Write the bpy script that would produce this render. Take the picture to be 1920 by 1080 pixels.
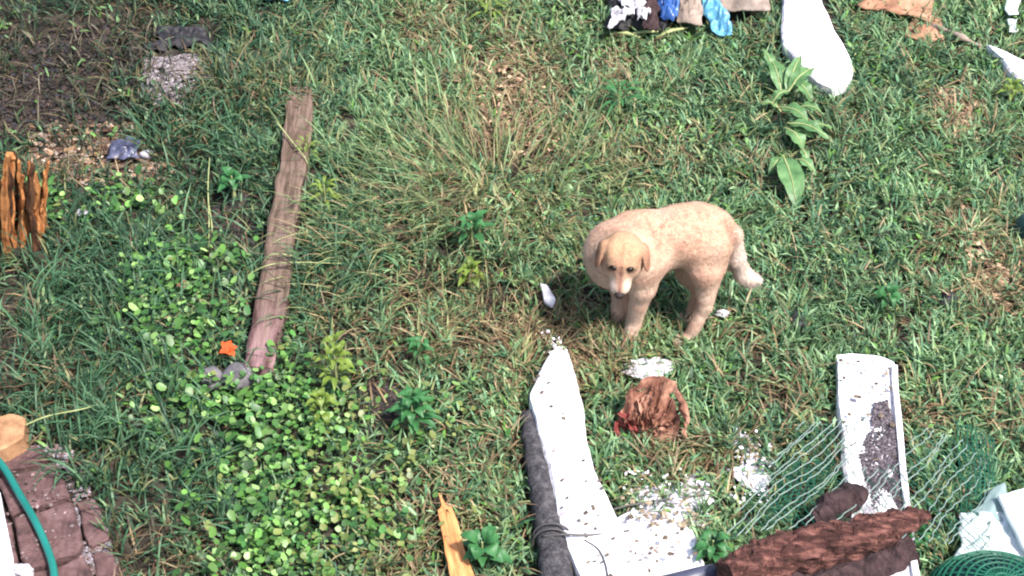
import bpy, math, random
import numpy as np
from mathutils import Vector, Matrix, noise as mnoise

for o in list(bpy.data.objects):
    bpy.data.objects.remove(o)
random.seed(7)
RNG = np.random.default_rng(7)
scene = bpy.context.scene
COL = scene.collection

# ------------------------------------------------------------------ camera
PITCH = math.radians(42.0)
DIST = 7.0
FPX = 3290.0                       # focal length in photo pixels (1920 wide)
CAM = np.array([0.0, -DIST * math.cos(PITCH), DIST * math.sin(PITCH)])
FWD = np.array([0.0, math.cos(PITCH), -math.sin(PITCH)])
UPV = np.array([0.0, math.sin(PITCH), math.cos(PITCH)])
cd = bpy.data.cameras.new('camera')
cam = bpy.data.objects.new('camera', cd)
COL.objects.link(cam)
cam.location = CAM.tolist()
cam.rotation_euler = (math.pi / 2 - PITCH, 0, 0)
cd.sensor_width = 36.0
cd.lens = 36.0 * FPX / 1920.0
cd.clip_end = 500
scene.camera = cam

# ------------------------------------------------------------------ light
SUN_EL = math.radians(60)
SUN_AZ = math.atan2(0.72, -0.55)   # from +Y towards +X
w = bpy.data.worlds.new('World')
scene.world = w
w.use_nodes = True
nt = w.node_tree
bg = nt.nodes['Background']
sky = nt.nodes.new('ShaderNodeTexSky')
sky.sky_type = 'NISHITA'
sky.sun_disc = False
sky.sun_elevation = SUN_EL
sky.sun_rotation = SUN_AZ
sky.air_density = 1.3
sky.dust_density = 3.0
nt.links.new(sky.outputs[0], bg.inputs[0])
bg.inputs[1].default_value = 0.105
sl = bpy.data.lights.new('sun', 'SUN')
sl.energy = 3.7
sl.angle = math.radians(6)
sl.color = (1.0, 0.95, 0.90)
so = bpy.data.objects.new('sun', sl)
COL.objects.link(so)
sd = Vector((math.sin(SUN_AZ) * math.cos(SUN_EL), math.cos(SUN_AZ) * math.cos(SUN_EL), math.sin(SUN_EL)))
so.location = sd * 30
so.rotation_euler = sd.to_track_quat('Z', 'Y').to_euler()
scene.view_settings.view_transform = 'Standard'
scene.view_settings.look = 'None'
scene.view_settings.gamma = 1
scene.view_settings.exposure = 1.4
scene.view_settings.use_curve_mapping = False
scene.render.resolution_x = 1024
scene.render.resolution_y = 576
scene.cycles.filter_width = 2.1          # the photograph is a soft phone picture


# ------------------------------------------------------------------ terrain and pixel helpers
def bump(x, y, cx, cy, r, h):
    return h * np.exp(-(((x - cx) ** 2 + (y - cy) ** 2) / (r * r)))


def T(x, y):
    x = np.asarray(x, float)
    y = np.asarray(y, float)
    z = 0.012 * np.sin(2.3 * x + 1.1) * np.cos(1.9 * y) + 0.01 * np.sin(5.1 * x - 3.3 * y) + 0.006 * np.sin(9.7 * x + 7.1 * y + 1)
    z = z + bump(x, y, -0.2, 0.28, 0.42, 0.12)         # grass tussock in the middle
    z = z + bump(x, y, -1.45, 1.35, 0.35, 0.09)        # spoil heap
    z = z - bump(x, y, -1.15, 0.42, 0.25, 0.05)
    z = z - bump(x, y, -1.4, 1.75, 0.16, 0.10)
    z = z - bump(x, y, -2.0, 1.0, 0.3, 0.05)
    return z


def ray(px, py):
    return FWD + np.array([1.0, 0, 0]) * ((px - 960) / FPX) + UPV * ((540 - py) / FPX)


def G(px, py, dz=0.0):
    """pixel -> point dz above the terrain"""
    d = ray(px, py)
    z = 0.0
    for _ in range(12):
        t = (z + dz - CAM[2]) / d[2]
        p = CAM + d * t
        z = float(T(p[0], p[1]))
    return Vector(p)


def PZ(px, py, z):
    d = ray(px, py)
    return Vector(CAM + d * ((z - CAM[2]) / d[2]))


def PY(px, py, Y):
    d = ray(px, py)
    return Vector(CAM + d * ((Y - CAM[1]) / d[1]))


def proj(P):
    """world (N,3) -> pixel"""
    q = P - CAM
    z = q @ FWD
    return 960 + FPX * q[:, 0] / z, 540 - FPX * (q @ UPV) / z


def lin(r, g=None, b=None):
    if g is None:
        r, g, b = r
    f = lambda c: (c / 255 / 12.92) if c / 255 <= 0.04045 else ((c / 255 + 0.055) / 1.055) ** 2.4
    return (f(r), f(g), f(b))


# ------------------------------------------------------------------ materials
def mat(name, cols, scale=8.0, rough=0.85, bump_s=0.3, bump_scale=40.0, stretch=(1, 1, 1), attr=None, spec=0.25, transl=0.0, detail=6.0, trans=0.0, alpha=1.0, attr_mix=0.35):
    m = bpy.data.materials.new(name)
    m.use_nodes = True
    n = m.node_tree.nodes
    L = m.node_tree.links
    b = n['Principled BSDF']
    tc = n.new('ShaderNodeTexCoord')
    mp = n.new('ShaderNodeMapping')
    mp.inputs['Scale'].default_value = stretch
    L.new(tc.outputs['Object'], mp.inputs['Vector'])
    nz = n.new('ShaderNodeTexNoise')
    nz.inputs['Scale'].default_value = scale
    nz.inputs['Detail'].default_value = detail
    nz.inputs['Roughness'].default_value = 0.65
    L.new(mp.outputs[0], nz.inputs['Vector'])
    rp = n.new('ShaderNodeValToRGB')
    els = rp.color_ramp.elements
    while len(els) < len(cols):
        els.new(0.5)
    for i, c in enumerate(cols):
        els[i].position = 0.30 + 0.40 * i / max(1, len(cols) - 1)
        els[i].color = (*c, 1)
    L.new(nz.outputs['Fac'], rp.inputs['Fac'])
    out = rp.outputs['Color']
    if attr:
        at = n.new('ShaderNodeAttribute')
        at.attribute_name = attr
        mx = n.new('ShaderNodeMix')
        mx.data_type = 'RGBA'
        mx.blend_type = 'MULTIPLY'
        mx.inputs['Factor'].default_value = 1.0
        L.new(at.outputs['Color'], mx.inputs['A'])
        L.new(out, mx.inputs['B'])
        out = mx.outputs['Result']
    L.new(out, b.inputs['Base Color'])
    b.inputs['Roughness'].default_value = rough
    b.inputs['Specular IOR Level'].default_value = spec
    b.inputs['Transmission Weight'].default_value = trans
    b.inputs['Alpha'].default_value = alpha
    if bump_s > 0:
        n2 = n.new('ShaderNodeTexNoise')
        n2.inputs['Scale'].default_value = bump_scale
        n2.inputs['Detail'].default_value = 5
        L.new(mp.outputs[0], n2.inputs['Vector'])
        bp = n.new('ShaderNodeBump')
        bp.inputs['Strength'].default_value = bump_s
        bp.inputs['Distance'].default_value = 0.01
        L.new(n2.outputs['Fac'], bp.inputs['Height'])
        L.new(bp.outputs[0], b.inputs['Normal'])
    if transl > 0:
        tr = n.new('ShaderNodeBsdfTranslucent')
        L.new(out, tr.inputs['Color'])
        ms = n.new('ShaderNodeMixShader')
        ms.inputs[0].default_value = transl
        L.new(b.outputs[0], ms.inputs[1])
        L.new(tr.outputs[0], ms.inputs[2])
        L.new(ms.outputs[0], n['Material Output'].inputs['Surface'])
    return m


M = {}
W1 = (1, 1, 1)
M['soil'] = mat('soil', [lin(20, 18, 16), lin(44, 38, 32), lin(70, 62, 54)], 6, 0.95, 0.8, 60)
M['blade'] = mat('grass_blade', [(0.75, 0.75, 0.75), (1.15, 1.12, 1.1)], 5, 0.55, 0, attr='tint', spec=0.3, transl=0.28)
M['round_leaf'] = mat('round_leaf', [(0.8, 0.8, 0.8), (1.15, 1.12, 1.1)], 9, 0.45, 0, attr='tint', spec=0.4, transl=0.25)
M['fur'] = mat('dog_coat', [(0.84, 0.82, 0.80), (1.08, 1.08, 1.08)], 26, 0.8, 0.35, 160, attr='tint', spec=0.12)
M['hair'] = mat('dog_hair', [(0.92, 0.92, 0.92), (1.06, 1.06, 1.06)], 60, 0.75, 0, attr='tint', spec=0.15, transl=0.2)
M['nose'] = mat('dog_nose', [lin(24, 17, 18), lin(44, 32, 32)], 40, 0.6, 0.3, 200, spec=0.3)
M['eye'] = mat('dog_eye', [lin(16, 10, 8), lin(26, 16, 12)], 20, 0.35, 0, spec=0.25)
M['beam'] = mat('weathered_beam', [lin(50, 42, 34), lin(84, 68, 58), lin(112, 94, 84), lin(70, 58, 46)], 5, 0.9, 0.7, 26, stretch=(9, 9, 0.7))
def fade_in(m, cols, z0, z1):
    """mix a second set of colours into a timber towards one end (local z), with a ragged border"""
    n, L = m.node_tree.nodes, m.node_tree.links
    b = n['Principled BSDF']
    old = b.inputs['Base Color'].links[0].from_socket
    tc = n.new('ShaderNodeTexCoord')
    sx = n.new('ShaderNodeSeparateXYZ')
    L.new(tc.outputs['Object'], sx.inputs[0])
    mp = n.new('ShaderNodeMapping')
    mp.inputs['Scale'].default_value = (7, 7, 1.2)
    L.new(tc.outputs['Object'], mp.inputs[0])
    nz = n.new('ShaderNodeTexNoise')
    nz.inputs['Scale'].default_value = 5
    nz.inputs['Detail'].default_value = 6
    L.new(mp.outputs[0], nz.inputs[0])
    ad = n.new('ShaderNodeMath')
    ad.operation = 'MULTIPLY_ADD'
    ad.inputs[1].default_value = 0.8
    L.new(nz.outputs['Fac'], ad.inputs[0])
    L.new(sx.outputs['Z'], ad.inputs[2])
    mr = n.new('ShaderNodeMapRange')
    mr.inputs['From Min'].default_value = z0 + 0.4
    mr.inputs['From Max'].default_value = z1 + 0.4
    mr.inputs['To Min'].default_value = 1
    mr.inputs['To Max'].default_value = 0
    L.new(ad.outputs[0], mr.inputs['Value'])
    rp = n.new('ShaderNodeValToRGB')
    rp.color_ramp.elements[0].position = 0.35
    rp.color_ramp.elements[1].position = 0.65
    rp.color_ramp.elements[0].color = (*cols[0], 1)
    rp.color_ramp.elements[1].color = (*cols[1], 1)
    L.new(nz.outputs['Fac'], rp.inputs[0])
    mx = n.new('ShaderNodeMix')
    mx.data_type = 'RGBA'
    L.new(mr.outputs[0], mx.inputs['Factor'])
    L.new(old, mx.inputs['A'])
    L.new(rp.outputs[0], mx.inputs['B'])
    L.new(mx.outputs['Result'], b.inputs['Base Color'])


fade_in(M['beam'], (lin(70, 48, 46), lin(144, 114, 116)), 0.12, 0.42)
M['beam_end'] = mat('worn_pink_wood', [lin(66, 48, 44), lin(108, 80, 78), lin(146, 118, 120)], 6, 0.85, 0.5, 30, stretch=(7, 7, 0.8))
M['stone'] = mat('grey_stone', [lin(62, 60, 64), lin(96, 92, 96), lin(116, 112, 116)], 14, 0.9, 0.6, 60)
M['white'] = mat('white_paint', [lin(92, 88, 98), lin(168, 164, 172), lin(216, 212, 216), lin(224, 221, 223), lin(226, 224, 226)], 9, 0.75, 0.5, 40, detail=9)
M['plaster'] = mat('white_plaster', [lin(130, 126, 134), lin(204, 200, 206)], 30, 0.9, 0.4, 80)
M['greypost'] = mat('grey_weathered_wood', [lin(32, 30, 34), lin(62, 60, 64), lin(96, 92, 94)], 6, 0.95, 0.9, 24, stretch=(8, 8, 0.8))
M['bark'] = mat('red_brown_bark', [lin(18, 11, 11), lin(66, 40, 36), lin(122, 82, 74)], 12, 0.95, 1.0, 30, stretch=(0.9, 4, 4))
M['darkbark'] = mat('dark_bark', [lin(24, 18, 20), lin(52, 38, 40), lin(70, 54, 54)], 10, 0.95, 0.9, 34, stretch=(3, 3, 0.8))
M['orangewood'] = mat('fresh_orange_wood', [lin(150, 90, 54), lin(186, 126, 78), lin(200, 148, 100)], 6, 0.7, 0.35, 30, stretch=(12, 12, 0.8))
M['rustwood'] = mat('rotten_orange_wood', [lin(70, 42, 24), lin(146, 88, 48), lin(184, 128, 80), lin(104, 64, 38)], 5, 0.9, 0.8, 24, stretch=(14, 14, 1.2))
M['rustdark'] = mat('rotten_dark_wood', [lin(34, 24, 18), lin(72, 46, 30), lin(112, 76, 50)], 5, 0.9, 0.8, 24, stretch=(14, 14, 1.2))
M['peach'] = mat('peach_block', [lin(104, 76, 54), lin(150, 112, 82), lin(170, 130, 98)], 14, 0.85, 0.3, 40)
M['paver'] = mat('red_brown_paver', [lin(50, 38, 38), lin(84, 62, 62), lin(104, 82, 82)], 16, 0.92, 0.7, 70)
M['hose'] = mat('teal_hose', [lin(12, 84, 78), lin(26, 108, 98)], 5, 0.35, 0, spec=0.5)
M['dryleaf'] = mat('dry_leaf', [lin(70, 40, 34), lin(130, 88, 72), lin(184, 142, 120)], 14, 0.7, 0.4, 60, transl=0.15)
M['dryred'] = mat('dry_leaf_red', [lin(96, 36, 38), lin(132, 66, 60)], 14, 0.7, 0.3, 60)
M['litter'] = mat('leaf_litter', [(0.8, 0.8, 0.8), (1.1, 1.1, 1.1)], 20, 0.9, 0, attr='tint')
M['orangeleaf'] = mat('orange_leaf', [lin(170, 62, 26), lin(206, 96, 48)], 20, 0.6, 0.2, 60, transl=0.2)
M['bluebag'] = mat('blue_plastic', [lin(20, 44, 96), lin(40, 76, 136), lin(70, 108, 160)], 9, 0.35, 0.3, 30, spec=0.5)
M['skybag'] = mat('light_blue_plastic', [lin(50, 104, 136), lin(84, 140, 166), lin(44, 90, 134)], 9, 0.4, 0.3, 30, spec=0.5)
M['blackbag'] = mat('black_plastic', [lin(10, 9, 13), lin(22, 19, 27)], 9, 0.7, 0.3, 30, spec=0.5)
M['navybag'] = mat('navy_plastic', [lin(40, 42, 62), lin(84, 86, 110)], 9, 0.4, 0.3, 30, spec=0.5)
M['card'] = mat('brown_cardboard', [lin(104, 70, 56), lin(144, 106, 84), lin(166, 130, 108)], 10, 0.9, 0.4, 40)
M['greycloth'] = mat('grey_beige_cloth', [lin(90, 80, 74), lin(128, 114, 104), lin(150, 136, 126)], 8, 0.95, 0.4, 60)
M['clear'] = mat('milky_plastic', [lin(176, 192, 192), lin(214, 222, 224), lin(228, 230, 234)], 8, 0.35, 0.2, 30, spec=0.5, transl=0.3)
M['cleardark'] = mat('grey_green_plastic', [lin(120, 144, 142), lin(160, 178, 178)], 8, 0.35, 0.2, 30, spec=0.5, transl=0.3)
M['greennet'] = mat('green_net', [lin(10, 62, 48), lin(24, 90, 70)], 10, 0.6, 0)
M['wire'] = mat('galvanised_wire', [lin(84, 104, 100), lin(124, 142, 136)], 12, 0.5, 0, spec=0.5)
M['darkwire'] = mat('dark_wire', [lin(52, 50, 52), lin(84, 80, 80)], 12, 0.6, 0, spec=0.4)
M['pipe'] = mat('slate_pipe', [lin(52, 54, 72), lin(74, 76, 94)], 8, 0.45, 0.1, 30, spec=0.4)
M['dock'] = mat('dock_leaf', [lin(54, 88, 50), lin(84, 120, 74), lin(104, 140, 90)], 12, 0.45, 0.4, 50, spec=0.4, transl=0.22)
M['weedleaf'] = mat('weed_leaf', [lin(36, 82, 44), lin(64, 116, 64)], 14, 0.5, 0.2, 50, spec=0.4, transl=0.22)
M['limeleaf'] = mat('lime_leaf', [lin(80, 100, 36), lin(116, 136, 56)], 14, 0.5, 0.2, 50, spec=0.4, transl=0.22)
M['stem'] = mat('pale_stem', [lin(122, 132, 84), lin(164, 168, 120)], 14, 0.7, 0)
M['kerb'] = mat('white_kerb', [lin(190, 190, 200), lin(224, 222, 230)], 9, 0.85, 0.3, 40)
M['bottlegreen'] = mat('dark_teal_plastic', [lin(14, 44, 50), lin(28, 66, 70)], 9, 0.3, 0, spec=0.5)


# ------------------------------------------------------------------ mesh helpers
def obj(name, verts, faces, m, parent=None, smooth=False, loc=None):
    me = bpy.data.meshes.new(name)
    v = [tuple(p) for p in verts]
    if loc is not None:
        v = [(p[0] - loc[0], p[1] - loc[1], p[2] - loc[2]) for p in v]
    me.from_pydata(v, [], faces)
    me.materials.append(M[m] if isinstance(m, str) else m)
    if smooth:
        me.polygons.foreach_set('use_smooth', [True] * len(me.polygons))
    me.update()
    o = bpy.data.objects.new(name, me)
    COL.objects.link(o)
    if loc is not None:
        o.location = loc
    if parent:
        o.parent = parent
    return o


def tag(o, label, cat=None, group=None, kind=None):
    o['label'] = label
    if cat:
        o['category'] = cat
    if group:
        o['group'] = group
    o['kind'] = kind or 'thing'
    return o


def empty(name, loc):
    o = bpy.data.objects.new(name, None)
    COL.objects.link(o)
    o.location = loc
    o.empty_display_size = 0.05
    return o


def sub(o, p):
    """world vertices into a parent's local frame (parents are never rotated)"""
    return [(v[0] - o.location[0], v[1] - o.location[1], v[2] - o.location[2]) for v in p]


FOOT = []            # (polygon xy (n,2), grow) where no grass is rooted


def foot(pts):
    FOOT.append(np.array([(p[0], p[1]) for p in pts]))


def nz3(p, s, seed=0.0):
    return mnoise.noise(Vector((p[0] * s + seed, p[1] * s - seed, p[2] * s + 2.3 * seed)))


def tube(path, rad, seg=6, cap=True):
    V, F = [], []
    n = len(path)
    path = [Vector(p) for p in path]
    up = Vector((0.13, 0.21, 0.97)).normalized()
    for i, p in enumerate(path):
        t = (path[min(i + 1, n - 1)] - path[max(i - 1, 0)]).normalized()
        a = t.cross(up)
        if a.length < 1e-3:
            a = t.cross(Vector((1, 0, 0)))
        a.normalize()
        b = a.cross(t).normalized()
        r = rad[i] if hasattr(rad, '__len__') else rad
        for k in range(seg):
            an = 2 * math.pi * k / seg
            V.append(p + a * (r * math.cos(an)) + b * (r * math.sin(an)))
    for i in range(n - 1):
        for k in range(seg):
            k2 = (k + 1) % seg
            F.append((i * seg + k, i * seg + k2, (i + 1) * seg + k2, (i + 1) * seg + k))
    if cap:
        F.append(tuple(range(seg - 1, -1, -1)))
        F.append(tuple((n - 1) * seg + k for k in range(seg)))
    return V, F


def smoothpath(pts, n):
    """Catmull-Rom through pts"""
    P = [Vector(p) for p in pts]
    P = [P[0] * 2 - P[1]] + P + [P[-1] * 2 - P[-2]]
    out = []
    segs = len(P) - 3
    for i in range(n):
        u = i / (n - 1) * segs
        k = min(int(u), segs - 1)
        t = u - k
        a, b, c, d = P[k:k + 4]
        out.append(0.5 * ((2 * b) + (c - a) * t + (2 * a - 5 * b + 4 * c - d) * t * t + (3 * b - a - 3 * c + d) * t ** 3))
    return out


def resample(poly, n):
    """closed xy polygon -> n points with a little waviness"""
    P = [Vector((p[0], p[1], p[2] if len(p) > 2 else 0)) for p in poly]
    L = [0]
    for i in range(len(P)):
        L.append(L[-1] + (P[(i + 1) % len(P)] - P[i]).length)
    out = []
    for k in range(n):
        s = L[-1] * k / n
        i = max(j for j in range(len(P)) if L[j] <= s + 1e-9)
        d = L[i + 1] - L[i]
        out.append(P[i].lerp(P[(i + 1) % len(P)], (s - L[i]) / d if d > 0 else 0))
    return out


def slab(name, poly, thick, m, parent=None, wob=0.006, n=60, seed=0.0, tilt=None, edge=0.012, dome=0.0):
    """a slab with an uneven worn edge: poly = points of its TOP outline in the world; closes with a bevel ring"""
    R = resample(poly, n)
    c = sum(R, Vector()) / n
    V, F = [], []
    rings = [(1.0, -thick, 0.0), (1.0, -edge, 0.0), (1.0, 0.0, edge), (0.8, 0, 0.0), (0.55, 0, 0.0), (0.25, 0, 0.0)]
    for ri, (s, dz, inset) in enumerate(rings):
        for p in R:
            d = (p - c)
            q = c + d * s
            if d.length > 0:
                q = q - d.normalized() * inset
            wv = Vector((nz3(p, 9, seed), nz3(p, 9, seed + 5), 0)) * wob * 2.2 + Vector((nz3(p, 40, seed), nz3(p, 40, seed + 5), 0)) * wob
            q = q + wv * s
            q.z += dz + (nz3(q, 6, seed + 9) * wob * 1.5 if ri >= 2 else 0) + dome * (1 - s * s)
            V.append(q)
    for r in range(len(rings) - 1):
        for k in range(n):
            k2 = (k + 1) % n
            F.append((r * n + k, r * n + k2, (r + 1) * n + k2, (r + 1) * n + k))
    V.append(c + Vector((0, 0, dome)))
    b = (len(rings) - 1) * n
    for k in range(n):
        F.append((b + k, b + (k + 1) % n, len(V) - 1))
    F.append(tuple(range(n - 1, -1, -1)))
    return obj(name, V, F, m, parent, loc=Vector((c.x, c.y, c.z - thick)) if parent is None else None)


def bar(name, path, wx, wz, m, parent=None, seg=14, rough=0.004, seed=0.0, taper=1.0, split=None, smooth=False, loc=None):
    """a squared timber along a path of points on its centre line, with eased worn edges; local z runs along it"""
    P = smoothpath(path, seg) if len(path) > 2 else [Vector(path[0]).lerp(Vector(path[1]), i / (seg - 1)) for i in range(seg)]
    ax = (P[-1] - P[0]).normalized()
    side = Vector((0, 0, 1)).cross(ax).normalized()
    upv = ax.cross(side).normalized()
    R = Matrix((side, upv, ax)).transposed()
    e = 0.16
    prof = [(-1 + e, -1), (1 - e, -1), (1, -1 + e), (1, 0), (1, 1 - e), (1 - e, 1), (0.33, 1.0), (-0.33, 1.0), (-1 + e, 1), (-1, 1 - e), (-1, 0), (-1, -1 + e)]
    n = len(prof)
    V, F = [], []
    o0 = P[0]
    for i, p in enumerate(P):
        t = i / (seg - 1)
        s = 1 + (taper - 1) * t
        for (a, b) in prof:
            q = p + side * (a * wx / 2 * s) + upv * (b * wz / 2 * s)
            q = q + (side * nz3(q, 14, seed) + upv * nz3(q, 14, seed + 4)) * rough * 2 + side * nz3(q, 60, seed) * rough
            if i in (0, seg - 1):
                q = q + ax * nz3(q, 45, seed + 8) * rough * 3
            V.append(R.transposed() @ (q - o0))
    for i in range(seg - 1):
        for k in range(n):
            k2 = (k + 1) % n
            F.append((i * n + k, i * n + k2, (i + 1) * n + k2, (i + 1) * n + k))
    F.append(tuple(range(n - 1, -1, -1)))
    F.append(tuple((seg - 1) * n + k for k in range(n)))
    o = obj(name, V, F, m, None, smooth)
    o.matrix_world = Matrix.Translation(o0) @ R.to_4x4()
    if parent:
        o.parent = parent
        o.matrix_world = Matrix.Translation(Vector(o0) - parent.location) @ R.to_4x4()
        o.location = Vector(o0) - parent.location
        o.rotation_euler = R.to_euler()
    return o


def crumple(name, corners, m, amp=0.03, freq=9.0, n=26, seed=0.0, parent=None, lift=0.02, ragged=0.02, thick=0.004, ridge=True, fall=1.0):
    """a creased sheet spanning four world corners (a,b,c,d round the outline)"""
    a, b, c, d = [Vector(p) for p in corners]
    V, F = [], []
    cen = (a + b + c + d) / 4
    for j in range(n + 1):
        for i in range(n + 1):
            u, v = i / n, j / n
            p = (a * (1 - u) + b * u) * (1 - v) + (d * (1 - u) + c * u) * v
            ed = min(u, 1 - u, v, 1 - v)
            rg = max(0, 1 - ed * 6)
            p = p + (Vector((nz3(p, 14, seed), nz3(p, 14, seed + 3), 0)) + 0.2 * Vector((nz3(p, 45, seed), nz3(p, 45, seed + 3), 0))) * ragged * 1.4 * rg
            h = 0
            for k, (f, am) in enumerate(((freq, 1.0), (freq * 2.1, 0.5), (freq * 4.3, 0.22))):
                x = nz3(p, f, seed + k * 7)
                h += am * ((1 - abs(x) * 2.4) * 0.6 if ridge else x)
            env = (math.sin(math.pi * min(1, max(0, u))) * math.sin(math.pi * min(1, max(0, v)))) ** 0.5 if fall > 0 else 1
            p.z = p.z + lift + max(-lift * 0.8, amp * h) * (0.35 + 0.65 * env)
            V.append(p)
    for j in range(n):
        for i in range(n):
            k = j * (n + 1) + i
            F.append((k, k + 1, k + n + 2, k + n + 1))
    N = len(V)
    V2 = [q - Vector((0, 0, thick)) for q in V]
    F2 = [tuple(N + i for i in reversed(f)) for f in F]
    rim = [i for i in range(n)]
    E = []
    for i in range(n):
        E.append((i, i + 1)); E.append(((n) * (n + 1) + i + 1, n * (n + 1) + i))
        E.append(((i + 1) * (n + 1), i * (n + 1))); E.append((i * (n + 1) + n, (i + 1) * (n + 1) + n))
    F3 = [(y, x, N + x, N + y) for x, y in E]
    base = Vector((cen.x, cen.y, min(q.z for q in V2)))
    if parent:
        return obj(name, sub(parent, V + V2), F + F2 + F3, m, parent, True)
    return obj(name, V + V2, F + F2 + F3, m, None, True, loc=base)


def rock(name, c, r, m, seed=0.0, amp=0.25, sub_=3, parent=None, flat=0.0):
    import bmesh
    bm = bmesh.new()
    bmesh.ops.create_icosphere(bm, subdivisions=sub_, radius=1)
    V = []
    for v in bm.verts:
        d = v.co.normalized()
        k = 1 + amp * nz3(d, 1.3, seed) + amp * 0.5 * nz3(d, 3.1, seed) + amp * 0.2 * nz3(d, 8, seed)
        q = Vector((d.x * r[0] * k, d.y * r[1] * k, d.z * r[2] * k))
        if flat and q.z < -r[2] * flat:
            q.z = -r[2] * flat
        V.append(q + Vector(c))
    F = [tuple(v.index for v in f.verts) for f in bm.faces]
    bm.free()
    if parent:
        return obj(name, sub(parent, V), F, m, parent, True)
    return obj(name, V, F, m, None, True, loc=Vector(c) - Vector((0, 0, r[2])))


def leaf_geo(base, tip, width, arch=0.03, fold=0.15, wave=0.0, n=9, seed=0, side=None, shape=1.0, droop=0.0, stalk=0.0):
    """a leaf from base to tip with a midrib fold, arched up in the middle, two-sided sheet"""
    base, tip = Vector(base), Vector(tip)
    ax = tip - base
    L = ax.length
    ax.normalize()
    if side is None:
        side = ax.cross(Vector((0, 0, 1)))
        if side.length < 0.05:
            side = ax.cross(Vector((0, 1, 0)))
    side = Vector(side).normalized()
    upv = side.cross(ax).normalized()
    V, F = [], []
    for i in range(n + 1):
        t = i / n
        if stalk and t < stalk:
            wv = 0.07
        else:
            tt = (t - stalk) / (1 - stalk)
            wv = max(0.04, math.sin(math.pi * min(1, tt ** (0.75 * shape) * 0.96 + 0.03)) ** 0.8)
        c = base + ax * (L * t) + upv * (arch * math.sin(math.pi * t)) - Vector((0, 0, droop * t * t))
        for k, u in enumerate((-1, -0.5, 0, 0.5, 1)):
            q = c + side * (u * width / 2 * wv) + upv * (abs(u) * fold * width * wv)
            if wave:
                q = q + upv * (wave * abs(u) * math.sin(t * 17 + u * 2 + seed)) + side * (0.5 * wave * nz3(q, 30, seed))
            V.append(q)
    for i in range(n):
        for k in range(4):
            a = i * 5 + k
            F.append((a, a + 1, a + 6, a + 5))
    return V, F


def pip(px, py, poly):
    """vectorised point in polygon"""
    ins = np.zeros(px.shape, bool)
    n = len(poly)
    j = n - 1
    for i in range(n):
        xi, yi = poly[i]
        xj, yj = poly[j]
        with np.errstate(divide='ignore', invalid='ignore'):
            c = ((yi > py) != (yj > py)) & (px < (xj - xi) * (py - yi) / ((yj - yi) if yj != yi else 1e-9) + xi)
        ins ^= c
        j = i
    return ins


def np_mesh(name, V, tris, m, tint=None, quads=None, parent=None, smooth=False):
    """fast mesh from arrays: triangles (and quads)"""
    me = bpy.data.meshes.new(name)
    nv = len(V)
    nt_ = 0 if tris is None else len(tris)
    nq = 0 if quads is None else len(quads)
    me.vertices.add(nv)
    me.vertices.foreach_set('co', np.ascontiguousarray(V, np.float32).ravel())
    parts = []
    if nq:
        parts.append(np.asarray(quads, np.int32).ravel())
    if nt_:
        parts.append(np.asarray(tris, np.int32).ravel())
    li = np.concatenate(parts)
    me.loops.add(len(li))
    me.loops.foreach_set('vertex_index', li)
    me.polygons.add(nt_ + nq)
    st = np.concatenate([np.arange(nq) * 4, nq * 4 + np.arange(nt_) * 3]).astype(np.int32)
    me.polygons.foreach_set('loop_start', st)
    me.polygons.foreach_set('use_smooth', np.full(nt_ + nq, smooth))
    me.update(calc_edges=True)
    if tint is not None:
        at = me.attributes.new('tint', 'FLOAT_COLOR', 'POINT')
        c4 = np.ones((nv, 4), np.float32)
        c4[:, :3] = tint
        at.data.foreach_set('color', c4.ravel())
    me.materials.append(M[m])
    o = bpy.data.objects.new(name, me)
    COL.objects.link(o)
    if parent:
        o.parent = parent
    return o


# ------------------------------------------------------------------ the ground
def build_ground():
    xs = np.unique(np.concatenate([np.linspace(-3.4, 3.4, 150), np.array([-60, -30, -15, -8, -5, 5, 8, 15, 30, 60.0])]))
    ys = np.unique(np.concatenate([np.linspace(-2.4, 3.2, 130), np.array([-60, -30, -15, -8, -4, 5, 8, 15, 30, 60.0])]))
    X, Y = np.meshgrid(xs, ys)
    Z = T(X, Y)
    near = (abs(X) < 3.5) & (Y > -2.5) & (Y < 3.3)
    Z = np.where(near, Z + 0.006 * np.sin(41 * X + 9 * Y) * np.sin(37 * Y - 11 * X), Z) - 0.004
    V = np.stack([X.ravel(), Y.ravel(), Z.ravel()], 1)
    nx = len(xs)
    i, j = np.meshgrid(np.arange(nx - 1), np.arange(len(ys) - 1))
    k = (j * nx + i).ravel()
    q = np.stack([k, k + 1, k + nx + 1, k + nx], 1)
    o = np_mesh('ground', V, None, 'soil', quads=q, smooth=True)
    tag(o, 'dark bare soil of the rough yard under the grass', kind='structure')


build_ground()


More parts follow.
